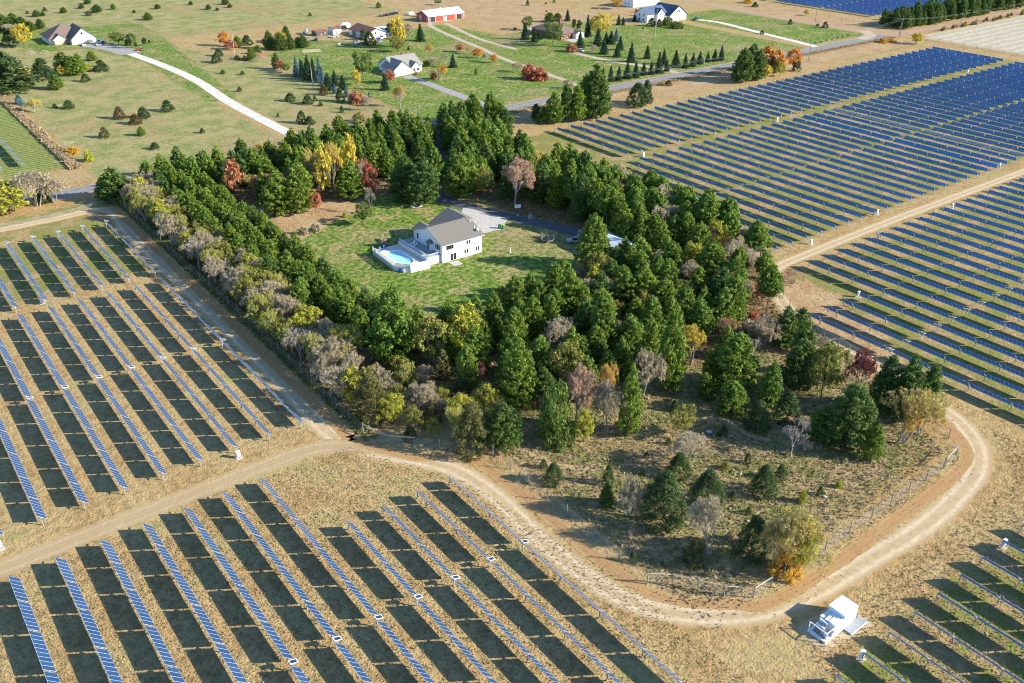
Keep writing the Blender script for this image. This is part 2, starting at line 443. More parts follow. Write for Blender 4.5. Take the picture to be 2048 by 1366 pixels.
n.bump(n.math('ADD', n.math('MULTIPLY', nS, 0.7), n.math('MULTIPLY', nF, 0.55)), 1.0, 0.35)
M['ground'] = n.out(col, 0.95, 0.1)
gm.materials.append(M['ground'])
tag(link('ground', gm), kind='structure')

# ribbons (roads, tracks) lie as sheets above the ground
def smooth(pts, step):
    pts = [np.array(p, float) for p in pts]
    if len(pts) > 2:
        q = []
        for i in range(len(pts) - 1):
            p0 = pts[max(i - 1, 0)]; p1 = pts[i]; p2 = pts[i + 1]; p3 = pts[min(i + 2, len(pts) - 1)]
            k = max(2, int(np.linalg.norm(p2 - p1) / step))
            for j in range(k):
                t = j / k
                q.append(0.5 * ((2 * p1) + (-p0 + p2) * t + (2 * p0 - 5 * p1 + 4 * p2 - p3) * t * t + (-p0 + 3 * p1 - 3 * p2 + p3) * t ** 3))
        q.append(pts[-1]); return q
    k = max(2, int(np.linalg.norm(pts[1] - pts[0]) / step))
    return [pts[0] + (pts[1] - pts[0]) * j / k for j in range(k + 1)]
def ribbon(name, pts, width, z, mat, step=2.0, rag=0.0, kind='structure'):
    q = smooth(pts, step); n_ = len(q)
    V = []; UV = []; Fc = []; L = 0
    cols = [-1, -0.5, 0, 0.5, 1]
    ra = rng.normal(0, rag * .3, (n_, 2)) if rag else np.zeros((n_, 2))
    for i, p in enumerate(q):
        t = q[min(i + 1, n_ - 1)] - q[max(i - 1, 0)]; t = t / (np.linalg.norm(t) + 1e-9); nn = np.array([-t[1], t[0]])
        if i: L += np.linalg.norm(q[i] - q[i - 1])
        for c in cols:
            off = c * width / 2 + (ra[i, 0] if c == -1 else ra[i, 1] if c == 1 else 0)
            V.append((p[0] + nn[0] * off, p[1] + nn[1] * off, z)); UV.append((c, L))
    for i in range(n_ - 1):
        for j in range(4): a = i * 5 + j; Fc.append((a + 5, a + 6, a + 1, a))
    me = bpy.data.meshes.new(name); me.from_pydata(V, [], Fc)
    at = me.attributes.new('across', 'FLOAT', 'POINT'); at.data.foreach_set('value', [u[0] for u in UV])
    at = me.attributes.new('along', 'FLOAT', 'POINT'); at.data.foreach_set('value', [u[1] for u in UV])
    me.materials.append(mat); me.update()
    if me.polygons and me.polygons[0].normal.z < 0: me.flip_normals()
    return tag(link(name, me), kind=kind)

def dirt_track_mat(name, sand, mid, edge, rut=0.5, rw=0.2, strength=1.0):
    n = NT(name); v = n.obj()
    col, nS, nF = ground_colour(n, v, False)
    u = n.math('ADD', n.attr('across'), n.math('MULTIPLY', n.math('SUBTRACT', nS, 0.5), 0.35))
    au = n.math('ABSOLUTE', u)
    dr = n.math('ABSOLUTE', n.math('SUBTRACT', au, rut))
    nC = n.noise(v, 0.9, 4, 0.7)
    sandc = n.mix(n.ramp(nC, 0.35, 0.7), sand, tuple(c * 0.78 for c in sand[:3]) + (1,))
    body = n.ramp(au, 0.62, 0.97, 1.0, 0.0)
    c = n.mix(n.math('MULTIPLY', body, strength), col, n.mix(n.ramp(nS, 0.35, 0.65), mid, edge))
    c = n.mix(n.math('MULTIPLY', n.ramp(dr, rw * 0.4, rw, 1.0, 0.0), strength), c, sandc)
    st = n.math('ABSOLUTE', n.math('SUBTRACT', dr, rw * 0.55))
    c = n.mix(n.ramp(st, 0.0, 0.035, 0.35, 0.0), c, (0.26, 0.19, 0.11, 1))
    n.bump(n.math('ADD', n.math('MULTIPLY', nS, 0.5), n.math('MULTIPLY', nF, 0.25)), 0.8, 0.2)
    return n.out(c, 0.95, 0.1)
M['track'] = dirt_track_mat('sandy_track', (0.58, 0.45, 0.28, 1), (0.47, 0.35, 0.20, 1), (0.40, 0.29, 0.15, 1), 0.42, 0.26)
M['faint'] = dirt_track_mat('faint_track', (0.49, 0.37, 0.22, 1), (0.40, 0.30, 0.17, 1), (0.37, 0.27, 0.14, 1), 0.45, 0.16, 0.75)
M['bank'] = dirt_track_mat('rusty_grass_bank', (0.40, 0.23, 0.10, 1), (0.42, 0.25, 0.11, 1), (0.36, 0.20, 0.08, 1), 0.3, 0.2, 0.8)
def gravel(name, c1, c2, rough=0.95):
    n = NT(name); v = n.obj()
    u = n.math('ABSOLUTE', n.math('ADD', n.attr('across'), n.math('MULTIPLY', n.math('SUBTRACT', n.noise(v, 0.6, 3), 0.5), 0.3)))
    c = n.mix(n.ramp(n.noise(v, 0.35, 4, 0.7), 0.35, 0.65), c1, c2)
    c = n.mix(n.ramp(u, 0.8, 1.0, 0.0, 0.7), c, (0.26, 0.25, 0.10, 1))
    c = n.mix(n.ramp(n.noise(v, 5, 2), 0.3, 0.7, 0.0, 0.25), c, (0.2, 0.15, 0.1, 1))
    n.bump(n.noise(v, 4, 3), 0.3, 0.05)
    return n.out(c, rough, 0.15)
M['gravel_white'] = gravel('white_gravel', (0.70, 0.66, 0.57, 1), (0.58, 0.52, 0.42, 1))
M['gravel_tan'] = gravel('tan_gravel', (0.50, 0.42, 0.31, 1), (0.42, 0.33, 0.22, 1))
M['gravel_red'] = gravel('red_brown_gravel', (0.44, 0.29, 0.19, 1), (0.36, 0.23, 0.145, 1))
M['gravel_grey'] = gravel('grey_drive', (0.36, 0.34, 0.32, 1), (0.30, 0.28, 0.26, 1))
def asphalt(name, c1, c2, lines=True):
    n = NT(name); v = n.obj()
    c = n.mix(n.ramp(n.noise(v, 0.4, 4, 0.7), 0.3, 0.7), c1, c2)
    c = n.mix(n.ramp(n.noise(v, 7, 2), 0.3, 0.7, 0, 0.3), c, tuple(k * 1.5 for k in c1[:3]) + (1,))
    u = n.attr('across')
    wt = n.ramp(n.math('ABSOLUTE', n.math('SUBTRACT', n.math('ABSOLUTE', u), 0.5)), 0.05, 0.25, 0.25, 0.0)
    c = n.mix(wt, c, tuple(k * 0.7 for k in c1[:3]) + (1,))
    cr = n.ramp(n.math('ABSOLUTE', n.math('SUBTRACT', n.noise(v, 0.25, 5, 0.6), 0.5)), 0.0, 0.006, 0.6, 0.0)
    c = n.mix(cr, c, (0.03, 0.03, 0.03, 1))
    n.bump(n.noise(v, 9, 2), 0.2, 0.02)
    return n.out(c, 0.85, 0.2)
M['asphalt'] = asphalt('road_asphalt', (0.20, 0.195, 0.185, 1), (0.25, 0.24, 0.23, 1))
M['asphalt_drive'] = asphalt('driveway_asphalt', (0.085, 0.085, 0.09, 1), (0.12, 0.118, 0.12, 1))
M['line_y'] = paint('yellow_road_paint', (0.55, 0.42, 0.08, 1), 0.7, 0.2, 2)
M['line_w'] = paint('white_road_paint', (0.62, 0.62, 0.58, 1), 0.7, 0.2, 2)

# paved road, dirt roads
ribbon('road', [(-400, 313.6), (-50, 313.6), (250, 313.4), (530, 313.2)], 7.4, 0.02, M['asphalt'], 6)
for dy in (-0.16, 0.16): ribbon('road_centre_line', [(-400, 313.55 + dy), (510, 313.2 + dy)], 0.13, 0.026, M['line_y'], 30)
for dy in (-3.3, 3.3): ribbon('road_edge_line', [(-400, 313.6 + dy), (510, 313.2 + dy)], 0.12, 0.026, M['line_w'], 30)
ribbon('road_verge', [(-400, 307.5), (530, 307.0)], 5.0, 0.010, M['bank'], 4, 0.5)
ribbon('dirt_road', [(526, 309), (521, 330), (521, 420), (526, 482), (530, 700), (532, 1200)], 9.0, 0.036, M['gravel_red'], 6, 0.25)
ribbon('dirt_road', [(524, 312.5), (560, 310), (600, 309), (700, 309), (1200, 309)], 10.5, 0.030, M['gravel_red'], 6, 0.25)
ribbon('road_junction', [(498, 314.6), (514, 319), (524, 330)], 7.5, 0.044, M['gravel_tan'], 2, 0.3)
ribbon('gravel_road', [(142.5, 317.2), (142, 391), (145, 440), (144, 480), (139, 530)], 5.6, 0.02, M['gravel_white'], 4, 0.15)
ribbon('gravel_road', [(139, 528), (137, 545), (132, 560), (129, 568)], 13, 0.028, M['gravel_grey'], 3, 0.2)
ribbon('gravel_lane', [(537, 298), (560, 297.5), (760, 297)], 5, 0.024, M['gravel_tan'], 4, 0.4)
ribbon('gravel_lane', [(534, 302), (534, 280), (534, 140)], 5, 0.018, M['gravel_tan'], 4, 0.5)
# lanes and drives of the far houses
ribbon('driveway', [(231, 317), (231, 340), (232, 375), (231.5, 392)], 5.5, 0.022, M['gravel_grey'], 3, 0.15)
ribbon('farm_track', [(286, 317), (291, 352), (295, 396), (302, 429), (318, 506), (340, 512)], 3.6, 0.02, M['gravel_tan'], 4, 0.3)
ribbon('farm_track', [(316, 412), (317, 450), (330, 506)], 3.4, 0.022, M['gravel_tan'], 4, 0.3)
ribbon('driveway', [(345, 317), (346, 330), (339, 352), (336, 376), (337, 388)], 4.6, 0.024, M['gravel_tan'], 3, 0.2)
ribbon('driveway', [(458, 317), (461, 330), (467, 365), (474, 403), (470, 420)], 5.0, 0.024, M['gravel_white'], 3, 0.3)
# the sandy perimeter track and its spurs
TR = [(100, 440), (215, 420), (262, 468), (410, 610), (560, 760), (640, 848), (690, 885), (760, 907), (860, 925), (930, 950), (1000, 1000), (1060, 1060),
      (1130, 1120), (1200, 1170), (1280, 1210), (1380, 1230), (1480, 1230), (1560, 1212), (1640, 1178), (1740, 1118), (1840, 1058), (1910, 998),
      (1952, 945), (1955, 895), (1925, 850), (1885, 818)]
TRW = [gp(*p) for p in TR]
TRW = [(-30, 293.5), (20, 291.5)] + TRW + [(167.5, 82), (170.5, 96), (172, 106), (175, 116), (180, 124)]
ribbon('sandy_track', TRW, 5.4, 0.020, M['track'], 1.5, 0.35)
ribbon('sandy_track', [(179, 122), (184, 130), (193, 134.6), (212, 135.6), (254, 136), (329, 135.2), (420, 135)], 4.6, 0.026, M['track'], 1.5, 0.3)
ribbon('sandy_track', [(174, 116), (181, 126), (188, 133), (196, 140), (199, 160), (199.5, 200)], 3.6, 0.014, M['faint'], 1.5, 0.4)
ribbon('sandy_track', [(-40, 134.6), (0, 134.6), (42, 134.8), (55, 134.0), (64, 128)], 5.2, 0.024, M['faint'], 1.5, 0.4)
ribbon('rusty_bank', [(62.2, 290), (61.8, 150), (62.5, 132), (69, 120), (77, 112), (78, 75), (80.5, 66), (88, 59), (95, 55.7), (130, 55.5), (150, 57), (158, 64), (164, 78)], 2.6, 0.028, M['bank'], 2.5, 0.3)
ribbon('meadow_path', [gp(*p) for p in [(1010, 870), (1045, 902), (1110, 930), (1200, 938)]], 1.5, 0.012, M['faint'], 1, 0.15)
ribbon('meadow_path', [gp(*p) for p in [(1380, 842), (1440, 838), (1500, 870), (1540, 880)]], 1.3, 0.012, M['faint'], 1, 0.15)
ribbon('meadow_path', [(94, 168), (92, 160), (91, 150), (93, 136), (92, 118)], 1.8, 0.012, M['faint'], 1, 0.2)
# asphalt drive of the yard
ribbon('driveway', [(186.5, 310), (186.5, 294), (177, 276), (161, 262), (151, 250), (150, 238), (152, 224), (158, 208), (163, 196), (166.5, 184)], 5.6, 0.022, M['asphalt_drive'], 1.5, 0.1)

# ------------------------------------------------------------------ fences
def fence(label, pts, spacing=6.0, h=2.5, rails=(), mesh_h=2.25, cat='fence', wire=True, post_r=0.10, mat='wood', poststuff=False):
    cx, cy = pts[0]
    t = thing('wire_fence', label, cat, (cx, cy, 0))
    pm = MB().tube((0, 0, 0), (0, 0, h), post_r, post_r * 0.85, 8).mesh('post', M[mat])
    wm = MB(); pr = []
    for i in range(len(pts) - 1):
        a = Vector((*pts[i], 0)); b = Vector((*pts[i + 1], 0)); L = (b - a).length; k = max(1, round(L / spacing)); d = (b - a) / L
        for j in range(k): pr.append(a + d * (L * j / k))
        if wire:
            nrm = Vector((-d.y, d.x, 0))
            g = 0.42; c = int(L / g)
            o = a - Vector((cx, cy, 0))
            for j in range(c):
                p = o + d * (j * g)
                wm.quad(tuple(p + Vector((0, 0, 0.02))), tuple(p + d * 0.016 + Vector((0, 0, 0.02))), tuple(p + d * 0.016 + Vector((0, 0, mesh_h))), tuple(p + Vector((0, 0, mesh_h))))
            for q in range(11):
                z = 0.05 + (mesh_h - 0.07) * (q / 10)
                e = o + d * L
                wm.quad(tuple(o + Vector((0, 0, z))), tuple(e + Vector((0, 0, z))), tuple(e + Vector((0, 0, z + 0.016))), tuple(o + Vector((0, 0, z + 0.016))))
    pr.append(Vector((*pts[-1], 0)))
    for p in pr:
        link('post', pm, t, (p.x - cx + random.uniform(-.05, .05), p.y - cy + random.uniform(-.05, .05), 0), 0, (1, 1, random.uniform(.95, 1.06)))
    if wire: tag(part('wire_mesh', wm, M['galv'], t), kind='stuff')
    for (a, b) in rails:
        a = Vector((a[0] - cx, a[1] - cy, 0)); b = Vector((b[0] - cx, b[1] - cy, 0))
        mb = MB().tube(a + Vector((0, 0, h * 0.86)), b + Vector((0, 0, h * 0.86)), 0.095, n=6)
        part('rail', mb, M['wood_pale'], t)
    return t
FW = [(64.6, 297), (64.3, 240), (64.9, 190), (64.7, 150), (64.6, 133.2)]
FS = [(64.6, 133.2), (66.6, 126.9), (70.3, 123.2), (77, 116), (80.6, 112)]
FE = [(80.8, 112), (80.4, 90), (80.1, 70.2)]
FC = [(80.1, 70.2), (83.1, 67.7), (87.6, 61.2), (91.0, 58.2), (95.0, 58.1)]
FB = [(98.0, 58.1), (109, 58.2), (122, 58.2), (139, 58.3), (145, 58.4)]
FX = [(145.4, 58.4), (151, 59.2), (154.8, 63), (158, 67.5), (166, 82), (169, 98), (173, 113), (186, 131)]
FN = [(187, 131), (196.6, 140), (197.3, 200), (197, 303)]
fence('long west run of deer fence with wooden posts beside the shaded track', FW)
fence('short angled run of deer fence with rails between bright corner posts beside the track', FS, 5, rails=[((64.6, 133.2), (66.6, 126.9)), ((66.6, 126.9), (70.3, 123.2))])
fence('straight middle run of deer fence beside the curving sandy track', FE)
fence('south corner of deer fence with three wooden rails near the yellow bush', FC, 4.2, rails=[((80.1, 70.2), (83.1, 67.7)), ((83.1, 67.7), (87.6, 61.2)), ((91.0, 58.2), (95.0, 58.1)), ((87.6, 61.2), (89.2, 59.8))])
fence('grey wire deer fence running from the yellow bush towards the track bend', FB, 6.5)
fence('east deer fence with braced rail at the track bend', FX, 5, rails=[((145.4, 58.4), (151, 59.2)), ((166, 82), (169, 98))])
fence('deer fence between the tall pine edge and the upper solar rows', FN, 8)
fence('pasture fence of thin posts along the road beside the upper left solar rows', [(-30, 295), (20, 293.4), (44, 292), (64, 296)], 7, 1.7, mesh_h=1.3)
fence('field fence in tall dry grass running up the left edge with pale gate rail', [(62, 343), (62.5, 430), (63, 560)], 7, 1.8, rails=[((62, 343), (57, 346.5)), ((62, 343), (62.3, 350))], mesh_h=1.4)
fence('far field fence between the road corner and the distant pale field', [(526.5, 303), (526.5, 275), (526.5, 228)], 8, 2.2, mesh_h=1.9)
fence('distant fence in front of the far solar field beside the red dirt road', [(545, 330), (545, 352), (545, 460)], 9, 2.2, wire=False)

# ------------------------------------------------------------------ solar trackers
TUBE_Z = 1.56
TILT = R(45)
OFF = [0, 9.4, 18.6, 27.7, 34.9, 41.3]
def rot_y(p, a):  # tilt about the tube: east edge down
    x, y, z = p
    return (x * cos(a) + z * sin(a), y, -x * sin(a) + z * cos(a))
def module_mesh():
    mb = MB(); w, l, fr, th = 0.99, 0.497, 0.026, 0.03
    z = 0.14
    A = [(-w, -l), (w, -l), (w, l), (-w, l)]; B = [(-w + fr, -l + fr), (w - fr, -l + fr), (w - fr, l - fr), (-w + fr, l - fr)]
    for i in range(4):
        j = (i + 1) % 4
        mb.quad((*A[i], z + th), (*A[j], z + th), (*B[j], z + th), (*B[i], z + th), 1)
        mb.quad((*A[i], z), (*A[j], z), (*A[j], z + th), (*A[i], z + th), 1)
        mb.quad((*A[j], z), (*A[i], z), (*B[i], z), (*B[j], z), 1)
    mb.quad(*[(*p, z + th - 0.004) for p in B], 0)
    mb.quad(*[(*B[3 - i], z + 0.006) for i in range(4)], 2)
    return mb
MOD = module_mesh()
MODULE = MOD.mesh('solar_panel', [M['mod_f'], M['mod_fr'], M['mod_b']])
_strings = {}
def string_mesh(n_, pitch):
    key = (n_, round(pitch, 3))
    if key not in _strings:
        mb = MB()
        for i in range(n_):
            k = len(mb.v)
            oy = (i - (n_ - 1) / 2) * pitch
            s = pitch / 1.012
            mb.v += [(x, y * s + oy, z) for x, y, z in MOD.v]
            mb.f += [tuple(k + q for q in f) for f in MOD.f]; mb.m += MOD.m
        _strings[key] = mb.mesh('panel_string', [M['mod_f'], M['mod_fr'], M['mod_b']])
    return _strings[key]
POST = MB().box(-.07, .07, -.05, .05, 0, TUBE_Z - 0.1)
POST.box(-.13, .13, -.09, .09, TUBE_Z - 0.15, TUBE_Z + 0.16, 1)
POST = POST.mesh('post', [M['post'], M['galv']])
MOTOR = MB().box(-.16, .16, -.28, .28, -.2, .2).box(-.1, .1, -.1, .1, -.75, -.2, 0).mesh('drive_motor', M['galv'])
ctl = MB(); ctl.box(-.62, .62, -.42, .42, 0, .05, 0); ctl.box(-.5, .5, -.3, .3, .05, .058, 1)
CTRL = ctl.mesh('controller_panel', [M['white_metal'], M['controller']])
_tubes = {}
def tube_mesh(L):
    k = round(L, 1)
    if k not in _tubes: _tubes[k] = MB().tube((0, -L / 2, 0), (0, L / 2, 0), 0.085, n=8).mesh('torque_tube', M['tube'])
    return _tubes[k]

def tracker(x, yc, north=41.3, south=41.3, label='', group=None, tilt=None, single=False, motor=True, nsk=0.0):
    """one tracker row: drive at yc, a wing north and a wing south of it"""
    if tilt is None: tilt = TILT if x < 150 else R(52)
    t = thing('solar_tracker', label, 'solar tracker', (x, yc, 0), 0, group)
    lo, hi = -south, north
    if north == 0: hi = -0.0
    if south == 0: lo = 0.0
    link('torque_tube', tube_mesh(hi - lo), t, (0, (hi + lo) / 2, TUBE_Z))
    q = Euler((0, tilt, 0))
    for sgn, ext in ((1, north), (-1, south)):
        if ext <= 0: continue
        offs = [o for o in OFF if o <= ext + 0.1]
        if ext - offs[-1] > 1.5: offs.append(ext)
        for i, o in enumerate(offs):
            if i == 0:
                if sgn == -1 and north > 0: continue
            link('post', POST, t, (0, sgn * o, 0))
        for i in range(len(offs) - 1):
            a = offs[i] + (0.95 if i == 0 else 0.2); b = offs[i + 1] - 0.2 + (0.15 if i == len(offs) - 2 else 0)
            cnt = max(1, round((b - a) / 1.012)); pitch = (b - a) / cnt
            mid = sgn * (a + b) / 2
            px = to_px(x, yc + mid); ok = in_view(x, yc + mid, 120)
            if not ok: continue
            p0 = to_px(x, yc + mid + 0.5, TUBE_Z); p1 = to_px(x, yc + mid - 0.5, TUBE_Z)
            if math.hypot(p0[0] - p1[0], p0[1] - p1[1]) > 8.2:
                for c in range(cnt):
                    yy = sgn * (a + pitch * (c + .5))
                    o = link('solar_panel', MODULE, t, (0, yy, TUBE_Z)); o.rotation_euler = q; o.scale = (1, pitch / 1.012, 1)
            else:
                o = link('panel_string', string_mesh(cnt, pitch), t, (0, mid, TUBE_Z)); o.rotation_euler = q; o['kind'] = 'stuff'
    if motor:
        link('drive_motor', MOTOR, t, (0, 0, TUBE_Z))
        o = link('controller_panel', CTRL, t, (0.25, -0.15 if not single else 0.3, TUBE_Z + 0.35)); o.rotation_euler = (0, R(18), 0)
    return t

ORD = ['zeroth', 'first', 'second', 'third', 'fourth', 'fifth', 'sixth', 'seventh', 'eighth', 'ninth', 'tenth', 'eleventh', 'twelfth', 'thirteenth', 'fourteenth',
       'fifteenth', 'sixteenth', 'seventeenth', 'eighteenth', 'nineteenth', 'twentieth']
def ordw(k):
    if k <= 20: return ORD[k]
    tens = {2: 'twenty', 3: 'thirty', 4: 'forty', 5: 'fifty'}
    a, b = divmod(k, 10)
    return (tens[a] + '-' + ORD[b]) if b else {3: 'thirtieth', 4: 'fortieth', 5: 'fiftieth'}[a]
def seen(x, y0, y1):
    return any(in_view(x, y0 + (y1 - y0) * i / 8, 40) for i in range(9))
# near left block
for k in range(11):
    x = 1.25 + 6.8 * k
    n_ = 42.0 if k < 7 else 21.6
    sh = 'long' if k < 7 else 'shorter'
    tracker(x, 87.9, n_, 41.3, '%s solar tracker row facing the camera, %s from the left in the nearest block' % (sh, ordw(k + 1)), 'tracker rows in the near left block')
# upper left block
rows = [k for k in range(-3, 9) if seen(1.25 + 6.8 * k, 141, 229)]
for i, k in enumerate(rows):
    tracker(1.25 + 6.8 * k, 183.0, 42.5, 42.0, 'solar tracker row of the middle left block, %s from the fence side track' % ordw(len(rows) - i), 'tracker rows in the middle left block')
rows = [k for k in range(-3, 9) if seen(1.25 + 6.8 * k, 231, 274)]
for i, k in enumerate(rows):
    tracker(1.25 + 6.8 * k, 274.6, 0, 45.0, 'short solar tracker row ending at the pasture fence, %s from the woods' % ordw(len(rows) - i), 'short tracker rows by the pasture', single=True)
for i, x in enumerate((48.0, 41.2)):
    tracker(x, 392, 0, 42, 'white edged solar tracker at the far left edge, %s the field fence' % ('nearer' if i == 0 else 'farther from'), 'tracker rows at the left edge')
# bottom right block
BRX = [87.2, 93.7, 100.0, 106.5, 112.8, 119.4, 125.8, 132.3, 138.8]
for i, x in enumerate(BRX):
    if seen(x, 0, 41): tracker(x, 0.0, 41.0, 0, 'edge-on solar tracker row in lower right corner, %s from the bottom' % ordw(i + 1), 'tracker rows in the lower right corner', motor=False)
# right block below the track
for i in range(26):
    x = 200.4 + 6.76 * i
    if seen(x, 47, 130):
        tracker(x, 88.4, 41.3, 41.3, 'blue backed solar tracker south of the right hand track, %s from the track fork' % ordw(i + 1), 'tracker rows south of the right track')
for i, x in enumerate((174.2, 180.8, 187.2, 193.9)):
    tracker(x, 88.4, 21.2, 41.3, 'shorter blue backed tracker beside the track bend, %s from the maroon maple' % ordw(i + 1), 'short tracker rows at the track bend')
# middle right block north of the track
for i in range(45):
    x = 201.2 + 6.77 * i
    nn = {0: 13.5, 1: 18.5, 2: 26.0, 3: 39.0}.get(i, 42.2)
    tl = None; lab = 'blue backed solar tracker between the two right hand tracks, %s row from the pine woods' % ordw(i + 1)
    if i == 21: tl = R(-12); lab = 'flat lying solar tracker with bright gaps between its panels among blue rows'
    if i == 18: tl = R(63); lab = 'steeper and brighter blue solar tracker row near the flat lying one'
    if seen(x, 141, 224): tracker(x, 182.6, nn, 42.2, lab, 'tracker rows between the right tracks', tilt=tl)
for i in range(41):
    x = 228.6 + 6.8 * i
    if seen(x, 231, 272): tracker(x, 272.0, 0, 41.3, 'short blue backed tracker near the paved road, %s row from the pine woods' % ordw(i + 1), 'short tracker rows near the road', single=True)
for i in range(24):
    x = 573.5 + 6.8 * i
    for j, yc in enumerate((396.5, 483)):
        if seen(x, yc - 40, yc + 40): tracker(x, yc, 41.3, 41.3, 'distant blue tracker beyond the red dirt road, %s from its near corner%s' % (ordw(i + 1), '' if j == 0 else ', back half'), 'distant tracker rows beyond the dirt road', motor=False)

# white combiner and inverter boxes at row ends
def inverter_box(x, y, label, s=.75):
    t = thing('inverter_box', label, 'inverter box', (x, y, 0), 0, 'white electrical boxes at the row ends')
    part('cabinet', MB().box(-.45 * s, .45 * s, -.28 * s, .28 * s, .45, 1.55), M['white_metal'], t)
    part('hood', MB().box(-.5 * s, .5 * s, -.34 * s, .34 * s, 1.553, 1.62), M['white_metal'], t)
    for sx in (-.35, .35): part('leg', MB().box(sx - .04, sx + .04, -.04, .04, 0, .448), M['galv'], t)
    part('footing', MB().box(-.6, .6, -.5, .5, 0, .05), M['concrete'], t)
for (px, py, lb) in [(478, 916, 'white electrical box at the lower end of a middle left tracker row'), (1622, 489, 'white electrical box beside the sandy track fork'),
                     (1754, 429, 'white electrical box at a row end above the right track'), (1716, 594, 'white electrical box where the short right rows begin'),
                     (1755, 478, 'white electrical box below the right track at the sixth row'), (1904, 417, 'white electrical box below the right track further along'),
                     (2006, 1094, 'white electrical box at the highest lower right row'), (1722, 1318, 'white electrical box near the transformer station'),
                     (1999, 334, 'white electrical box at the right edge above the track'), (2, 1098, 'white electrical box at the extreme left edge beside the cross track'),
                     (84, 607, 'white electrical box in the gap of the upper left rows'), (1287, 314, 'white electrical box at the first gap beside the woods'),
                     (1554, 243, 'white electrical box in the dirt gap of the upper right rows'), (1935, 146, 'white electrical box in the far end of the dirt gap')]:
    inverter_box(*gp(px, py), lb)
def marker(px, py, lb):
    x, y = gp(px, py); t = thing('marker_post', lb, 'marker post', (x, y, 0))
    part('post', MB().tube((0, 0, 0), (0, 0, 1.1), .06), M['white'], t); part('cap', MB().tube((0, 0, 1.1), (0, 0, 1.25), .09), M['white'], t)
marker(471, 687, 'short white marker post beside the shaded left track')

# transformer and inverter station
t = thing('power_station', 'white inverter and transformer station on a skid beside the sandy track', 'inverter station', (92.1, 46.0, 0))
part('gravel_pad', MB().prism([(-1.2, -.8), (4, -1.6), (9.4, -2.2), (9.6, 1.4), (7, 4.2), (-.8, 4.4), (-1.6, 1)], 0.0, .03), M['straw'], t)
part('skid_base', MB().box(0, 6.6, 0, 3.1, .03, .32), M['white_metal'], t)
part('container', MB().box(4.3, 7.5, .15, 2.9, .323, 2.75), M['white_metal'], t)
part('container_roof', MB().box(4.22, 7.58, .07, 2.98, 2.753, 2.83), M['white_metal'], t)
for i in range(3): part('cabinet', MB().box(2.1, 4.29, .15 + i * .62, .73 + i * .62, .323, 2.15 + (.12 if i == 1 else 0)), M['white_metal'], t)
part('cabinet', MB().box(2.3, 4.2, 2.06, 2.9, .323, 1.9), M['white_metal'], t)
tk = part('transformer_tank', MB().box(.95, 2.08, 1.15, 2.55, .323, 1.55), M['white_metal'], t)
fins = MB()
for i in range(7): fins.box(.45, .93, 1.2 + i * .19, 1.26 + i * .19, .45, 1.35)
part('radiator_fins', fins, M['silver'], tk)
part('bushings', MB().tube((1.3, 1.4, 1.55), (1.3, 1.4, 1.95), .07).tube((1.3, 1.8, 1.55), (1.3, 1.8, 1.95), .07).tube((1.3, 2.2, 1.55), (1.3, 2.2, 1.95), .07), M['steel_dark'], tk)
part('conservator', MB().tube((1.75, 1.2, 1.85), (1.75, 2.5, 1.85), .2, n=12), M['white_metal'], tk)
for yy in (0.06, 2.96):
    part('frame_post', MB().box(.03, .13, yy, yy + .1, .323, 2.0), M['white_metal'], t)
part('frame_rail', MB().box(.03, .13, .163, 2.958, 1.9, 2.0), M['white_metal'], t)
part('frame_rail', MB().box(.133, 2.0, .06, .16, 1.9, 2.0), M['white_metal'], t)
part('fan', MB().tube((.75, .55, .4), (.75, .55, 1.15), .32, n=14), M['silver'], t)
sw = part('switch_panel', MB().box(1.6, 1.95, .12, .32, .323, 1.75), M['silver'], t)
part('warning_plate', MB().box(1.65, 1.9, .10, .117, 1.0, 1.5), M['orange'], sw)
part('cable_tray', MB().box(.3, 1.5, .5, .62, .33, .5).box(.5, .62, .7, 2.6, .33, .48), M['steel_dark'], t)
part('walkway', MB().box(4.4, 8.4, -1.25, .12, .05, .30), M['deck'], t)
part('walkway_edge', MB().box(4.4, 8.4, -1.33, -1.253, .05, .34), M['white_metal'], t)
part('door', MB().box(5.2, 6.1, .125, .147, .4, 2.4), M['white'], t)

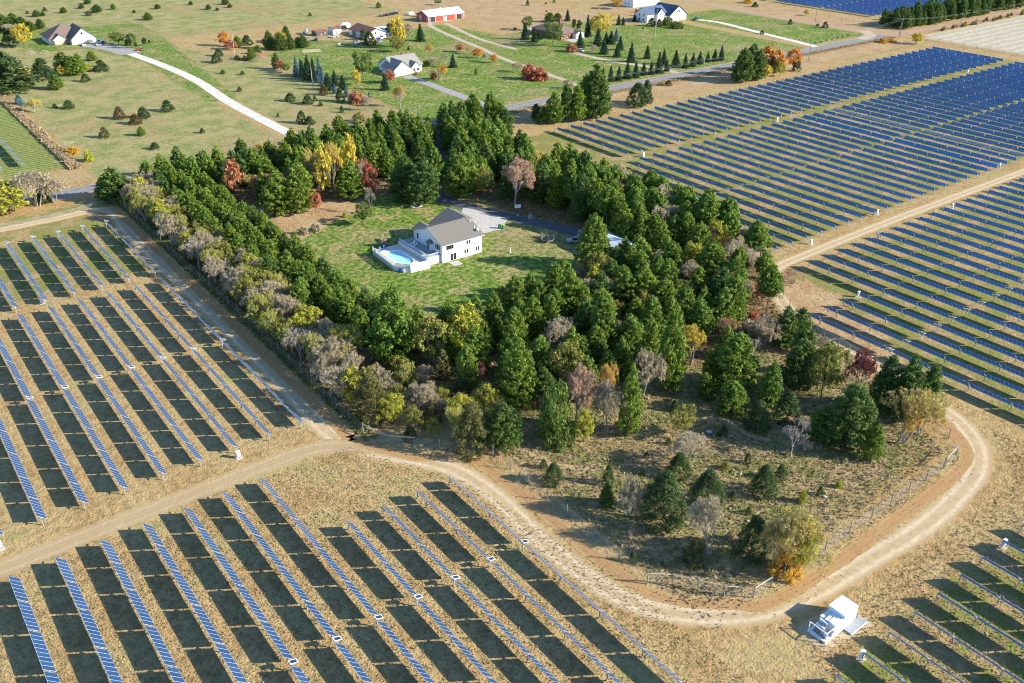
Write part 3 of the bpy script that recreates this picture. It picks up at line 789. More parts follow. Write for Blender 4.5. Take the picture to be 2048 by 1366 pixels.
# ------------------------------------------------------------------ buildings
def slab(mb, a, b, c, d, th=.14, m=0):
    a, b, c, d = map(Vector, (a, b, c, d)); nrm = (b - a).cross(c - a).normalized()
    if nrm.z < 0: nrm = -nrm; 
    lo = [p for p in (a, b, c, d)]; hi = [p + nrm * th for p in lo]
    k = len(mb.v); mb.v += [tuple(p) for p in lo + hi]
    for f in ((3, 2, 1, 0), (4, 5, 6, 7), (0, 1, 5, 4), (1, 2, 6, 5), (2, 3, 7, 6), (3, 0, 4, 7)):
        mb.f.append(tuple(k + i for i in f)); mb.m.append(m)
def gable(t, x0, x1, y0, y1, h, rh, axis, wall, roof, ov=.5, z0=0.0, gable_m=None):
    """walls with gables, two roof slabs; axis is the direction of the ridge"""
    w = MB()
    if axis == 'x':
        ym = (y0 + y1) / 2
        w.quad((x0, y0, z0), (x1, y0, z0), (x1, y0, h), (x0, y0, h)); w.quad((x1, y1, z0), (x0, y1, z0), (x0, y1, h), (x1, y1, h))
        for x, s in ((x0, -1), (x1, 1)):
            P_ = [(x, y0, z0), (x, y1, z0), (x, y1, h), (x, ym, rh), (x, y0, h)]
            if s < 0: P_ = P_[::-1]
            k = len(w.v); w.v += P_; w.f.append(tuple(range(k, k + 5))); w.m.append(0)
        sl = (rh - h) / (ym - y0); e = ov * sl
        r = MB()
        slab(r, (x0 - ov, y0 - ov, h - e), (x1 + ov, y0 - ov, h - e), (x1 + ov, ym, rh), (x0 - ov, ym, rh))
        r2 = MB(); slab(r2, (x0 - ov, ym + .002, rh), (x1 + ov, ym + .002, rh), (x1 + ov, y1 + ov, h - e), (x0 - ov, y1 + ov, h - e))
    else:
        xm = (x0 + x1) / 2
        w.quad((x0, y1, z0), (x0, y0, z0), (x0, y0, h), (x0, y1, h)); w.quad((x1, y0, z0), (x1, y1, z0), (x1, y1, h), (x1, y0, h))
        for y, s in ((y0, 1), (y1, -1)):
            P_ = [(x0, y, z0), (x1, y, z0), (x1, y, h), (xm, y, rh), (x0, y, h)]
            if s < 0: P_ = P_[::-1]
            k = len(w.v); w.v += P_; w.f.append(tuple(range(k, k + 5))); w.m.append(0)
        sl = (rh - h) / (xm - x0); e = ov * sl
        r = MB(); slab(r, (x0 - ov, y0 - ov, h - e), (x0 - ov, y1 + ov, h - e), (xm, y1 + ov, rh), (xm, y0 - ov, rh))
        r2 = MB(); slab(r2, (xm + .002, y0 - ov, rh), (xm + .002, y1 + ov, rh), (x1 + ov, y1 + ov, h - e), (x1 + ov, y0 - ov, h - e))
    wo = part('wall', w, M[wall], t)
    a = part('roof', r, M[roof], t); b = part('roof', r2, M[roof], t)
    return wo, a, b
def hip(t, x0, x1, y0, y1, h, rh, axis, wall, roof, ov=.6):
    part('wall', MB().box(x0, x1, y0, y1, 0, h), M[wall], t)
    X0, X1, Y0, Y1 = x0 - ov, x1 + ov, y0 - ov, y1 + ov
    mb = MB()
    if axis == 'x':
        d = (Y1 - Y0) / 2; ym = (Y0 + Y1) / 2; A = (X0 + d, ym, rh); B = (X1 - d, ym, rh)
        mb.quad((X0, Y0, h), (X1, Y0, h), B, A); mb.quad((X1, Y1, h), (X0, Y1, h), A, B); mb.tri((X0, Y1, h), (X0, Y0, h), A); mb.tri((X1, Y0, h), (X1, Y1, h), B)
    else:
        d = (X1 - X0) / 2; xm = (X0 + X1) / 2; A = (xm, Y0 + d, rh); B = (xm, Y1 - d, rh)
        mb.quad((X1, Y0, h), (X1, Y1, h), B, A); mb.quad((X0, Y1, h), (X0, Y0, h), A, B); mb.tri((X0, Y0, h), (X1, Y0, h), A); mb.tri((X1, Y1, h), (X0, Y1, h), B)
    mb.quad((X0, Y1, h), (X1, Y1, h), (X1, Y0, h), (X0, Y0, h))
    return part('roof', mb, M[roof], t)
def window(t, x, y, z, w, h, side, name='window'):
    """side: 's' faces -y, 'w' faces -x; x,y is the centre on the wall"""
    fr = MB(); pn = MB(); f = .09
    def bx(mb, a0, a1, c0, c1, d0, d1):
        if side == 's': mb.box(x + a0, x + a1, y - d1, y - d0, z + c0, z + c1)
        elif side == 'w': mb.box(x - d1, x - d0, y + a0, y + a1, z + c0, z + c1)
        elif side == 'e': mb.box(x + d0, x + d1, y + a0, y + a1, z + c0, z + c1)
        else: mb.box(x + a0, x + a1, y + d0, y + d1, z + c0, z + c1)
    bx(fr, -w / 2 - f, -w / 2, -f, h + f, .003, .06); bx(fr, w / 2, w / 2 + f, -f, h + f, .003, .06)
    bx(fr, -w / 2, w / 2, -f, 0, .003, .06); bx(fr, -w / 2, w / 2, h, h + f, .003, .06)
    o = part(name, fr, M['white'], t)
    bx(pn, -w / 2, w / 2, 0, h, .003, .02); part('pane', pn, M['glass'], o)
    return o
def panel(t, name, x0, x1, y0, y1, z0, z1, mat): return part(name, MB().box(x0, x1, y0, y1, z0, z1), M[mat], t)

# main house with the pool
H0 = (121.8, 191.9)
t = thing('white_house', 'two storey white house with grey gable roof standing in the clearing', 'house', (H0[0], H0[1], 0))
gable(t, 0, 13.3, 0, 14.1, 5.45, 8.15, 'x', 'siding_white', 'roof_grey', .55)
wg = MB(); wx0, wxm, wx1, wy0, wy1 = 6.2, 12.6, 15.4, 7.4, 15.8
part('wall', wg.prism([(wx0, wy0), (13.2, wy0), (13.2, 9.5), (wx1, 9.5), (wx1, wy1), (wx0, wy1)], 0, 5.3), M['siding_white'], t)
wg = MB(); wg.v += [(wx0, wy1, 5.3), (wx1, wy1, 5.3), (wx1, wy1, 7.0), (wxm, wy1, 8.4)]; wg.f.append((3, 2, 1, 0)); wg.m.append(0); wg.quad((wx1, 9.5, 5.3), (wx1, wy1, 5.3), (wx1, wy1, 7.0), (wx1, 9.5, 7.0))
part('gable', wg, M['siding_white'], t)
ra = MB(); slab(ra, (wx0 - .5, wy0, 5.12), (wx0 - .5, wy1 + .45, 5.12), (wxm, wy1 + .45, 8.45), (wxm, wy0, 8.45)); part('roof', ra, M['roof_grey'], t)
ra = MB(); slab(ra, (wxm + .002, wy0, 8.45), (wxm + .002, wy1 + .45, 8.45), (wx1 + .3, wy1 + .45, 7.0), (wx1 + .3, wy0, 7.0)); part('roof', ra, M['roof_grey'], t)
gable(t, .6, 5.2, 8, 15.8, 5.2, 6.4, 'y', 'siding_white', 'roof_grey', .35)
S_ = [(1.55 * 1, 3.55, .55, 1.3), (2.5, 3.55, 1.15, 1.35), (3.45, 3.55, .55, 1.3), (8.25, 3.6, .5, 1.2), (9.1, 3.6, .5, 1.2), (7.5, 1.0, .5, 1.2), (8.25, 1.0, .6, 1.2), (11.3, .9, .5, 1.2), (12.0, .9, .5, 1.2)]
for (x, z, w, h) in S_: window(t, x, 0, z, w, h, 's')
d = window(t, 3.05, 0, .1, .85, 2.0, 's', 'patio_door'); d = window(t, 4.05, 0, .1, .85, 2.0, 's', 'patio_door')
for (y, z, w, h) in [(1.4, 3.4, .5, 1.5), (2.25, 3.4, .9, 1.5), (3.1, 3.4, .5, 1.5), (1.9, 1.2, 1.1, .8), (12.6, 3.3, .9, 1.6)]: window(t, 0, y, z, w, h, 'w')
# bay with patio door on the deck
bay = MB(); bay.prism([(-.003, 4.4), (-1.0, 4.9), (-1.0, 6.5), (-.003, 7.0)], 2.4, 4.5)
bo = part('bay', bay, M['siding_white'], t)
br = MB(); br.tri((-1.3, 4.75, 4.5), (-.003, 4.1, 4.5), (-.003, 5.0, 5.2)); br.quad((-1.3, 6.65, 4.5), (-1.3, 4.75, 4.5), (-.003, 5.0, 5.2), (-.003, 6.4, 5.2)); br.tri((-.003, 7.3, 4.5), (-1.3, 6.65, 4.5), (-.003, 6.4, 5.2))
part('bay_roof', br, M['roof_grey'], bo)
for y in (5.3, 6.1): window(t, -1.0, y, 2.5, .6, 1.75, 'w', 'patio_door')
for i in range(7): part('roof_vent', MB().box(1.7 + i * 1.75, 1.95 + i * 1.75, 6.2, 6.45, 7.75, 8.05), M['steel_dark'], t)
part('gutter', MB().box(-.5, 13.8, -.68, -.58, 5.10, 5.24), M['white'], t)
for (x, y) in ((12.6, 1.5), (12.8, 3.2)):
    dm = part('satellite_dish', MB().tube((x, y, 6.3), (x + .25, y - .3, 6.6), .42, .5, 14), M['white'], t)
part('vent_pipe', MB().tube((12.9, 5.2, 6.9), (12.9, 5.2, 8.2), .14), M['white'], t)
x0, y0 = H0
t = thing('patio_slab', 'pale concrete patio slab at the patio door of the white house', 'patio', (123.3, 188.4, 0))
for i in range(2): part('slab', MB().box(i * 1.42, i * 1.42 + 1.4, 0, 2.7, 0, .08), M['concrete'], t)
t = thing('concrete_apron', 'pale concrete parking apron between white house and dark driveway', 'parking pad', (0, 0, 0))
part('slab', MB().prism([(142.3, 203), (149.4, 202.4), (156.5, 208), (152, 222), (150.5, 224), (142.3, 214)], 0, .035), M['concrete'], t)
tag(t, kind='structure')
# upper deck between house and pool
t = thing('house_deck', 'raised grey wooden deck between the white house and the pool', 'deck', (117.5, 192.8, 0))
for i in range(15): part('board', MB().box(.02 + i * .283, .292 + i * .283, 0, 15.2, 2.25, 2.35), M['deck'], t)
part('skirt', MB().box(0, 4.2, -.1, -.003, 0.1, 2.25).box(0, .12, 0.002, 15.1, .02, 2.249), M['white'], t)
rl = MB()
for i in range(30): rl.box(.02, .06, .2 + i * .5, .28 + i * .5, 2.351, 3.2)
part('railing', rl, M['white'], t); part('handrail', MB().box(0, .1, .1, 15.1, 3.203, 3.28), M['white'], t)
rl = MB()
for i in range(12): rl.box(.2 + i * .28, .26 + i * .28, -.06, -.02, 2.351, 3.2)
part('railing', rl, M['white'], t); part('handrail', MB().box(.2, 3.6, -.1, -.01, 3.203, 3.28), M['white'], t)
st = MB()
for i in range(7): st.box(-.3 - .28 * (i + 1), -.3 - .28 * i, -.3, .9, 2.1 - i * .3, 2.16 - i * .3)
part('stairs', st, M['white'], t)
# pool deck and pool
PD = [(109.4, 208.6), (108.6, 195.3), (111.5, 191.8), (117.3, 191.2), (117.3, 208.2)]
cx, cy = 113, 200
t = thing('pool_deck', 'cream raised pool deck enclosed by white vinyl fence panels', 'pool deck', (cx, cy, 0))
import bmesh
def pool_outline(k=28, gx=0.0):
    o = []
    for i in range(k):
        a = 2 * pi * i / k
        rx, ry = 2.45 + gx, 5.3 + gx
        x = rx * np.sign(cos(a)) * abs(cos(a)) ** .7; y = ry * np.sign(sin(a)) * abs(sin(a)) ** .8
        o.append((113.2 - cx + x + .12 * y * .4, 200.0 - cy + y))
    return o
po = pool_outline(); outer = [(p[0] - cx, p[1] - cy) for p in PD]
bm = bmesh.new()
vo = [bm.verts.new((p[0], p[1], 1.3)) for p in outer]; vi = [bm.verts.new((p[0], p[1], 1.3)) for p in po]
eds = [bm.edges.new((vo[i], vo[(i + 1) % len(vo)])) for i in range(len(vo))] + [bm.edges.new((vi[i], vi[(i + 1) % len(vi)])) for i in range(len(vi))]
bmesh.ops.triangle_fill(bm, use_beauty=True, edges=eds)
for f in bm.faces:
    if f.normal.z < 0: f.normal_flip()
me = bpy.data.meshes.new('deck_top'); bm.to_mesh(me); bm.free(); me.materials.append(M['pool_deck']); link('deck_top', me, t)
sk = MB()
for i in range(len(outer)):
    a, b = outer[i], outer[(i + 1) % len(outer)]
    sk.quad((*a, 0), (*b, 0), (*b, 1.3), (*a, 1.3))
part('skirt', sk, M['white'], t)
for i in range(len(outer) - 1):
    a = Vector((*outer[i], 0)); b = Vector((*outer[i + 1], 0)); L = (b - a).length; kk = max(1, round(L / 1.9)); d = (b - a) / kk
    for j in range(kk):
        p = a + d * j; q_ = a + d * (j + 1)
        part('fence_post', MB().box(p.x - .07, p.x + .07, p.y - .07, p.y + .07, 1.3, 2.55), M['white'], t)
        u = (q_ - p).normalized(); pl = MB(); nv = Vector((-u.y, u.x, 0)) * .02
        p2, q2 = p + u * .08, q_ - u * .08
        solid = (i == 2)
        for (z0_, z1_) in (((.05, 2.5),) if solid else ((1.38, 1.5), (2.36, 2.46))):
            A = [p2 - nv, q2 - nv, q2 + nv, p2 + nv]; pl.prism([(v_.x, v_.y) for v_ in A], z0_, z1_)
        if not solid:
            c = int((q2 - p2).length / .16)
            for s_ in range(c):
                c0 = p2 + u * (s_ * .16 + .02); c1 = c0 + u * .10
                A = [c0 - nv * .6, c1 - nv * .6, c1 + nv * .6, c0 + nv * .6]; pl.prism([(v_.x, v_.y) for v_ in A], 1.503, 2.357)
        part('fence_panel', pl, M['white'], t)
tp = thing('swimming_pool', 'above ground oval swimming pool half shaded on the cream deck', 'swimming pool', (cx, cy, 0))
k = len(po); wl = MB(); wl.v += [(p[0], p[1], .98) for p in po]; wl.f.append(tuple(range(k))); wl.m.append(0)
part('water', wl, M['water'], tp)
lin_ = MB()
for i in range(k):
    a, b = po[i], po[(i + 1) % k]; lin_.quad((*b, .2), (*a, .2), (*a, 1.3), (*b, 1.3))
part('liner', lin_, M['white'], tp)
cp = MB(); po2 = pool_outline(28, .16)
for i in range(k):
    j = (i + 1) % k; cp.quad((*po[j], 1.34), (*po[i], 1.34), (*po2[i], 1.34), (*po2[j], 1.34)); cp.quad((*po2[j], 1.303), (*po2[i], 1.303), (*po2[i], 1.34), (*po2[j], 1.34)); cp.quad((*po[i], 1.303), (*po[j], 1.303), (*po[j], 1.34), (*po[i], 1.34))
part('coping', cp, M['white'], tp)
def lounge(x, y, z, rz, label, mat='blue'):
    t = thing('deck_chair', label, 'deck chair', (x, y, z), rz, 'chairs round the pool')
    part('seat', MB().box(-.3, .3, -.1, .9, .28, .34), M[mat], t)
    b = MB(); slab(b, (-.3, -.1, .34), (.3, -.1, .34), (.3, -.55, .95), (-.3, -.55, .95), .05); part('backrest', b, M[mat], t)
    for sx in (-.27, .23):
        for sy in (-.08, .84): part('leg', MB().box(sx, sx + .04, sy, sy + .04, 0, .278), M['white'], t)
lounge(111.2, 207.2, 1.3, R(200), 'blue deck chair in the far corner of the pool deck')
lounge(112.6, 207.4, 1.3, R(170), 'second blue deck chair nearest the shaded pool end')
lounge(110.0, 206.6, 1.3, R(230), 'pale deck chair by the far left fence corner', 'silver')
lounge(119.6, 203.4, 2.35, R(90), 'white chair in the shade of the house wall', 'white')
lounge(119.3, 201.9, 2.35, R(70), 'white chair nearer the bay on the grey deck', 'white')
for (px, py, mt, lb) in [(800, 544, 'blue', 'blue pool toys box outside the white fence corner'), (808, 545, 'white_metal', 'white pump housing outside the pool fence corner'), (817, 541, 'steel_dark', 'dark pool pump beside the solid white fence')]:
    x, y = gp(px, py); t = thing('pool_pump', lb, 'pool pump', (x, y, 0), R(40))
    part('body', MB().box(-.35, .35, -.28, .28, 0.02, .6), M[mt], t); part('tank', MB().tube((.1, 0, .6), (.1, 0, 1.1), .24, n=12), M[mt], t)

# white shed behind the trees
t = thing('white_outbuilding', 'long white metal outbuilding half hidden by pines at the end of the driveway', 'shed', (160.2, 161.5, 0))
gable(t, 0, 7.4, 0, 14.5, 3.6, 5.0, 'y', 'siding_white', 'roof_white', .4)
window(t, 3.7, 0, 1.2, 1.0, 1.0, 's'); panel(t, 'door', 2.2, 5.2, 14.503, 14.55, .05, 2.8, 'white')

# north-west house
t = thing('brown_roof_house', 'large white house with brown roof at the top left', 'house', (110.5, 573.5, 0))
hip(t, -.5, 20.5, 6, 26, 3.0, 9.4, 'x', 'siding_white', 'roof_brown', .9)
gable(t, 9.5, 22.5, -1.5, 17, 3.0, 8.6, 'y', 'siding_white', 'roof_brown', .6)
gable(t, .8, 7.8, 3.2, 12, 2.9, 5.4, 'y', 'siding_white', 'roof_brown', .5)
panel(t, 'porch', .9, 7.7, 3.14, 3.197, .1, 2.4, 'wood_pale')
window(t, 15.5, -1.5, 5.0, 1.2, 1.3, 's'); panel(t, 'garage_door', 10.4, 14.8, -1.56, -1.503, .05, 2.4, 'white'); panel(t, 'garage_door', 16, 20.4, -1.56, -1.503, .05, 2.4, 'white')
for y in (10, 14, 20): window(t, -.5, y, .9, 1.4, 1.2, 'w')
for x in (1.0, 7.3): part('porch_post', MB().box(x, x + .3, 2.6, 2.9, 0, 2.8), M['brick'], t)
# white house with grey roof in the middle distance
t = thing('grey_roof_house', 'white garage fronted house with pale grey roof in the middle lawn', 'house', (226.4, 394.6, 0))
gable(t, 2.6, 18.5, 4, 19.5, 3.3, 7.2, 'x', 'siding_white', 'roof_pale', .6)
gable(t, 0, 9.8, 0, 12, 3.1, 6.9, 'y', 'siding_white', 'roof_pale', .5)
gable(t, 11.5, 16.0, 1.8, 11, 3.0, 5.2, 'y', 'siding_white', 'roof_pale', .35)
for x in (1.0, 5.3): panel(t, 'garage_door', x, x + 3.5, -.05, -.003, .05, 2.4, 'white')
for x in (12.6, 14.9): window(t, x, 1.8, .9, 1.1, 1.3, 's')
window(t, 17.2, 4, 1, 1.0, 1.3, 's')
for y in (3, 7, 10): window(t, 0, y, 1, .9, 1.2, 'w')
part('chimney', MB().box(12.3, 13.1, 13.2, 14, 6.2, 8.0), M['brick'], t)
# small brown roofed house
t = thing('small_brown_roof_house', 'small white house with red brown roof among parked junk', 'house', (262.2, 486, 0))
gable(t, 0, 12.5, 0, 22, 3.2, 5.8, 'y', 'siding_white', 'roof_redbrown', .6)
gable(t, 8, 19, 3, 13, 2.9, 4.8, 'x', 'siding_white', 'roof_white', .4)
window(t, 5.5, 0, 2.6, 1.0, 1.2, 's'); window(t, 9, 0, .9, 1.0, 1.3, 's')
for y in (5, 12, 17): window(t, 0, y, 1.0, 1.1, 1.1, 'w')
panel(t, 'awning', 12.6, 17, -1.5, 2.9, 2.3, 2.4, 'blue')
for (x, y, w, l, h, wl_, rf, lb) in [(243, 513, 7.5, 6.5, 2.1, 'steel_dark', 'roof_redbrown', 'low shed with red brown roof and dark walls among junk'), (253.5, 512, 5.5, 6.5, 3.1, 'siding_white', 'roof_redbrown', 'small white shed with red brown roof in the junk yard'), (262, 500, 4.0, 4, 1.8, 'wood', 'roof_redbrown', 'low wooden lean-to shed beside the small house')]:
    t = thing('garden_shed', lb, 'shed', (x, y, 0)); gable(t, 0, w, 0, l, h, h + .9, 'x', wl_, rf, .3); panel(t, 'door', w * .35, w * .35 + 1, -.05, -.003, .02, 1.8, 'wood'); window(t, w * .75, 0, 1, .6, .6, 's')
# red barn
t = thing('red_barn', 'red barn with white metal roof and open bays', 'barn', (322.5, 514.0, 0))
w = MB()
gable(t, 0, 27.5, 0, 14.5, 3.5, 6.3, 'x', 'siding_red', 'roof_white', .5)
for (a, b, nm, mt) in [(1.2, 5.2, 'bay_shade_panel', 'black'), (21.8, 25.8, 'bay_shade_panel', 'black'), (11.7, 13.6, 'door', 'white')]:  # black sheets on the wall paint the shade inside the open bays
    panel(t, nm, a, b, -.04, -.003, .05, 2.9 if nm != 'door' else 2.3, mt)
    for q in (a - .2, b): panel(t, 'door_trim', q, q + .2, -.08, -.003, .05, 3.1, 'white')
panel(t, 'sliding_door', -.08, -.003, 8.0, 11.5, .05, 3.2, 'silver'); panel(t, 'sliding_door', -.08, -.003, 1.0, 3.0, .05, 2.6, 'silver')
for x in (0, 27.3): panel(t, 'corner_trim', x - .03, x + .23, -.06, -.003, .0, 3.4, 'white')
panel(t, 'corner_trim', 20.3, 20.6, -.06, -.003, .0, 3.4, 'white')
part('roof_vent', MB().box(13.5, 14.2, 7, 7.6, 6.2, 7.1), M['white'], t)
# brick house with brown roof
t = thing('brick_house', 'brick house with broad brown hip roof behind spruces', 'house', (353.5, 418.5, 0))
hip(t, 0, 15, 0, 28, 3.1, 6.6, 'y', 'brick', 'roof_brown', .7)
gable(t, 9.0, 15.5, -3, 6, 2.9, 4.4, 'y', 'siding_white', 'roof_brown', .4)
for x in (2.2, 5.5): window(t, x, 0, .9, 1.4, 1.3, 's')
window(t, 12, -3, .9, 1.6, 1.3, 's')
for y in (5, 12, 20): window(t, 0, y, .9, 1.4, 1.2, 'w')
part('chimney', MB().box(13.2, 14.4, 17, 18.4, 4.5, 8.4), M['brick'], t)
t = thing('concrete_pad', 'pale concrete terrace in front of the brick house', 'terrace', (354.5, 409.5, 0)); part('slab', MB().box(0, 7.5, 0, 7.8, 0, .08), M['concrete'], t); part('step', MB().box(7.52, 9, 3, 6, 0, .18), M['concrete'], t)
# house with blue grey roof
t = thing('blue_roof_house', 'white two storey house with steep blue grey roof on the right lawn', 'house', (433, 424.8, 0))
gable(t, 17.5, 33, 0, 18, 3.6, 9.0, 'y', 'siding_white', 'roof_blue', .6)
gable(t, 2, 19, 5, 15.5, 5.2, 8.8, 'x', 'siding_white', 'roof_blue', .6)
gable(t, 9.5, 15.5, 3.0, 10, 5.2, 8.0, 'y', 'siding_white', 'roof_blue', .4)
for x in (11.6, 13.4): window(t, x, 3.0, 3.7, .9, 1.2, 's')
for x in (24.4, 26.0): window(t, x, 0, 5.0, .9, 1.3, 's')
for x in (19.5, 26.5): panel(t, 'garage_door', x, x + 4.6, -.05, -.003, .05, 2.5, 'white')
for y in (8, 12): window(t, 2, y, 3.6, 1.1, 1.3, 'w'); window(t, 2, y, 1.0, 1.1, 1.3, 'w')
part('timber_trim', MB().box(20.0, 30.5, -.07, -.003, 3.7, 3.9).box(25.1, 25.3, -.07, -.003, 3.903, 8.4), M['wood'], t)
t = thing('tall_white_barn', 'tall white barn cut by the top edge behind the blue roofed house', 'barn', (470.5, 479.5, 0))
gable(t, 0, 26, 0, 14, 6.0, 9.5, 'x', 'siding_white', 'roof_blue', .5)
for y in (5, 8): window(t, 0, y, 1.6, .8, .8, 'w')
panel(t, 'door', 10, 14, -.05, -.003, .05, 3.6, 'white'); panel(t, 'door', 18, 22, -.05, -.003, .05, 3.6, 'white')

# ------------------------------------------------------------------ vehicles and yard things
WH = MB().tube((0, -.11, 0), (0, .11, 0), .36, n=16); WHEEL = WH.mesh('wheel', M['black'])
RIM = MB().tube((0, -.12, 0), (0, .12, 0), .2, n=12).mesh('rim', M['silver'])
def wheel(t, x, y, z=.36, s=1.0):
    o = link('wheel', WHEEL, t, (x, y, z * s), 0, (s, s, s)); link('rim', RIM, o); return o
def car(px, py, rz, label, mat, kind='car', off=(0, 0), name='parked_car'):
    x, y = gp(px, py); x += off[0]; y += off[1]
    t = thing(name, label, 'pickup truck' if kind == 'pickup' else kind, (x, y, 0), rz)
    L, W = (2.35, .9) if kind == 'car' else (2.75, .98)
    prof = {'car': [(-L, .35), (-L, .8), (-L + .3, .95), (L - 1.1, .98), (L, .78), (L, .35)],
            'pickup': [(-L, .5), (-L, 1.1), (L - 1.2, 1.12), (L, .98), (L, .45)], 'van': [(-L, .35), (-L, 1.9), (L - 1.1, 1.95), (L - .8, 1.1), (L, .95), (L, .35)]}[kind]
    def extr(pr, w0, w1=None):
        mb = MB(); k = len(pr); w1 = w1 if w1 else w0
        zs = [p[1] for p in pr]; top = max(zs)
        ww = [w0 if p[1] < top - .05 else w1 for p in pr]
        mb.v += [(p[0], -q, p[1]) for p, q in zip(pr, ww)] + [(p[0], q, p[1]) for p, q in zip(pr, ww)]
        mb.f.append(tuple(range(k))); mb.f.append(tuple(range(2 * k - 1, k - 1, -1))); mb.m += [0, 0]
        for i in range(k): j = (i + 1) % k; mb.f.append((i, i + k, j + k, j)); mb.m.append(0)
        return mb
    part('body', extr(prof, W, W * .96), M[mat], t)
    cab = {'car': [(-1.75, .96), (-1.2, 1.42), (.35, 1.45), (1.15, .98)], 'pickup': [(-.7, 1.1), (-.55, 1.72), (.75, 1.75), (1.4, 1.1)], 'van': [(L - 1.15, 1.1), (L - 1.1, 1.8), (L - .78, 1.1)]}[kind]
    part('window', extr(cab, W * .9, W * .74), M['glass'], t)
    if kind != 'van':
        rf = MB(); tx = [p[0] for p in cab if p[1] > 1.3]; rf.box(min(tx) + .02, max(tx) - .02, -W * .74, W * .74, cab[1][1], cab[1][1] + .05); part('roof', rf, M[mat], t)
    for sx in (-L * .62, L * .62):
        for sy in (-W + .08, W - .08): wheel(t, sx, sy)
    for sy in (-W * .7, W * .7): part('headlight', MB().box(L - .02, L + .03, sy - .15, sy + .15, .6, .75), M['silver'], t)
    return t
car(1152, 485, R(150), 'silver pickup truck at the shaded end of the dark driveway', 'silver', 'pickup')
car(640 + 0, 999, 0, 'x', 'silver') if False else None
car(1160, 103, R(100), 'white car parked beside the red bush near the brick house', 'white', 'car')
car(1392, 40, R(10), 'dark pickup truck at the top of the pale drive by the blue roofed house', 'blue_dark', 'pickup')
car(166, 91, R(95), 'white car parked nearest the garage of the top left house', 'white', 'car')
car(207, 88, R(60), 'dark blue pickup truck at the end of the top left drive', 'blue_dark', 'pickup')
car(200, 84, R(60), 'teal car behind the dark pickup at the top left house', 'teal', 'car')
car(520, 80, R(80), 'white van beside the boat in the junk yard', 'white', 'van', off=(2, 0)) if False else None
car(632, 81, R(60), 'dark car parked at the edge of the junk yard', 'blue_dark', 'car')
car(668, 75, R(40), 'white and dark car in front of the small white shed', 'white', 'car')
car(762, 78, R(70), 'white pickup truck at the side of the small brown roofed house', 'white', 'pickup')
car(866, 40, R(95), 'white truck parked inside the open bay of the red barn', 'white', 'van')
car(822, 30, R(20), 'white camper van beside the red barn', 'white', 'van')
car(690, 52, R(150), 'white car behind the small sheds', 'white', 'van')
def trailer(px, py, rz, label, mat='white_metal', L=5, h=2.2, W=1.1):
    x, y = gp(px, py); t = thing('box_trailer', label, 'trailer', (x, y, 0), rz)
    part('box', MB().box(-L / 2, L / 2, -W, W, .55, .55 + h), M[mat], t); part('drawbar', MB().box(L / 2, L / 2 + 1.2, -.06, .06, .5, .6), M['steel_dark'], t)
    part('door', MB().box(-L / 2 - .04, -L / 2 - .003, -W * .9, W * .9, .6, .5 + h), M['silver'], t)
    for sy in (-W - .12, W + .12): wheel(t, -.4, sy, .36); wheel(t, .5, sy, .36)
trailer(186, 87, R(60), 'white box trailer between the parked cars at the top left house')
trailer(840, 33, R(90), 'white trailer standing against the end wall of the red barn', L=4)
def utility(px, py, label, rz, mat='silver'):
    x, y = gp(px, py); t = thing('utility_trailer', label, 'trailer', (x, y, 0), rz)
    part('bed', MB().box(-1.6, 1.6, -.9, .9, .5, .6), M[mat], t)
    part('side', MB().box(-1.6, 1.6, .903, .95, .5, .95), M[mat], t); part('side', MB().box(-1.6, 1.6, -.95, -.903, .5, .95), M[mat], t)
    for sy in (-1.05, 1.05): wheel(t, 0, sy, .3, .85)
utility(200, 92, 'small silver trailer in front of the white box trailer', R(10))
utility(617, 76, 'flat grey trailer at the left end of the junk yard', R(50))
utility(606, 70, 'dark trailer beside the pines in the junk yard', R(70), 'steel_dark')
utility(1130 + 40, 108, 'low dark trailer among the flowers near the white car', R(0), 'steel_dark') if False else None
def boat(px, py, rz, label, L=8.5, mat='white'):
    x, y = gp(px, py); t = thing('motor_boat', label, 'boat', (x, y, 0), rz)
    hl = MB(); st_ = [(-L / 2, 1.2, .0), (-L / 4, 1.35, 0), (L / 8, 1.3, 0), (L / 3, .9, .1), (L / 2, .05, .35)]
    rows_ = []
    for (xx, w_, r_) in st_:
        rows_.append([(xx, -w_, 1.9 + r_), (xx, -w_ * .75, 1.0 + r_), (xx, 0, .7 + r_ * 1.5), (xx, w_ * .75, 1.0 + r_), (xx, w_, 1.9 + r_)])
    for a, b in zip(rows_, rows_[1:]):
        for i in range(4): hl.quad(a[i], b[i], b[i + 1], a[i + 1])
        hl.quad(a[0], a[4], b[4], b[0])
    hl.quad(*[rows_[0][i] for i in (0, 1, 3, 4)])
    part('hull', hl, M[mat], t); part('cabin', MB().box(-.9, 1.4, -.8, .8, 1.9, 2.7), M[mat], t); part('windscreen', MB().box(1.403, 1.45, -.75, .75, 2.0, 2.6), M['glass'], t)
    part('trailer_frame', MB().box(-L / 2, L / 2 + .6, -.1, .1, .45, .6).box(-1.4, -1.2, -1.1, 1.1, .45, .6), M['steel_dark'], t)
    for sy in (-1.15, 1.15): wheel(t, -1.3, sy)
boat(698, 56, R(60), 'long white boat on a trailer behind the sheds', 11)
boat(612, 68, R(40), 'small white boat under a cover beside the pines', 5, 'silver')
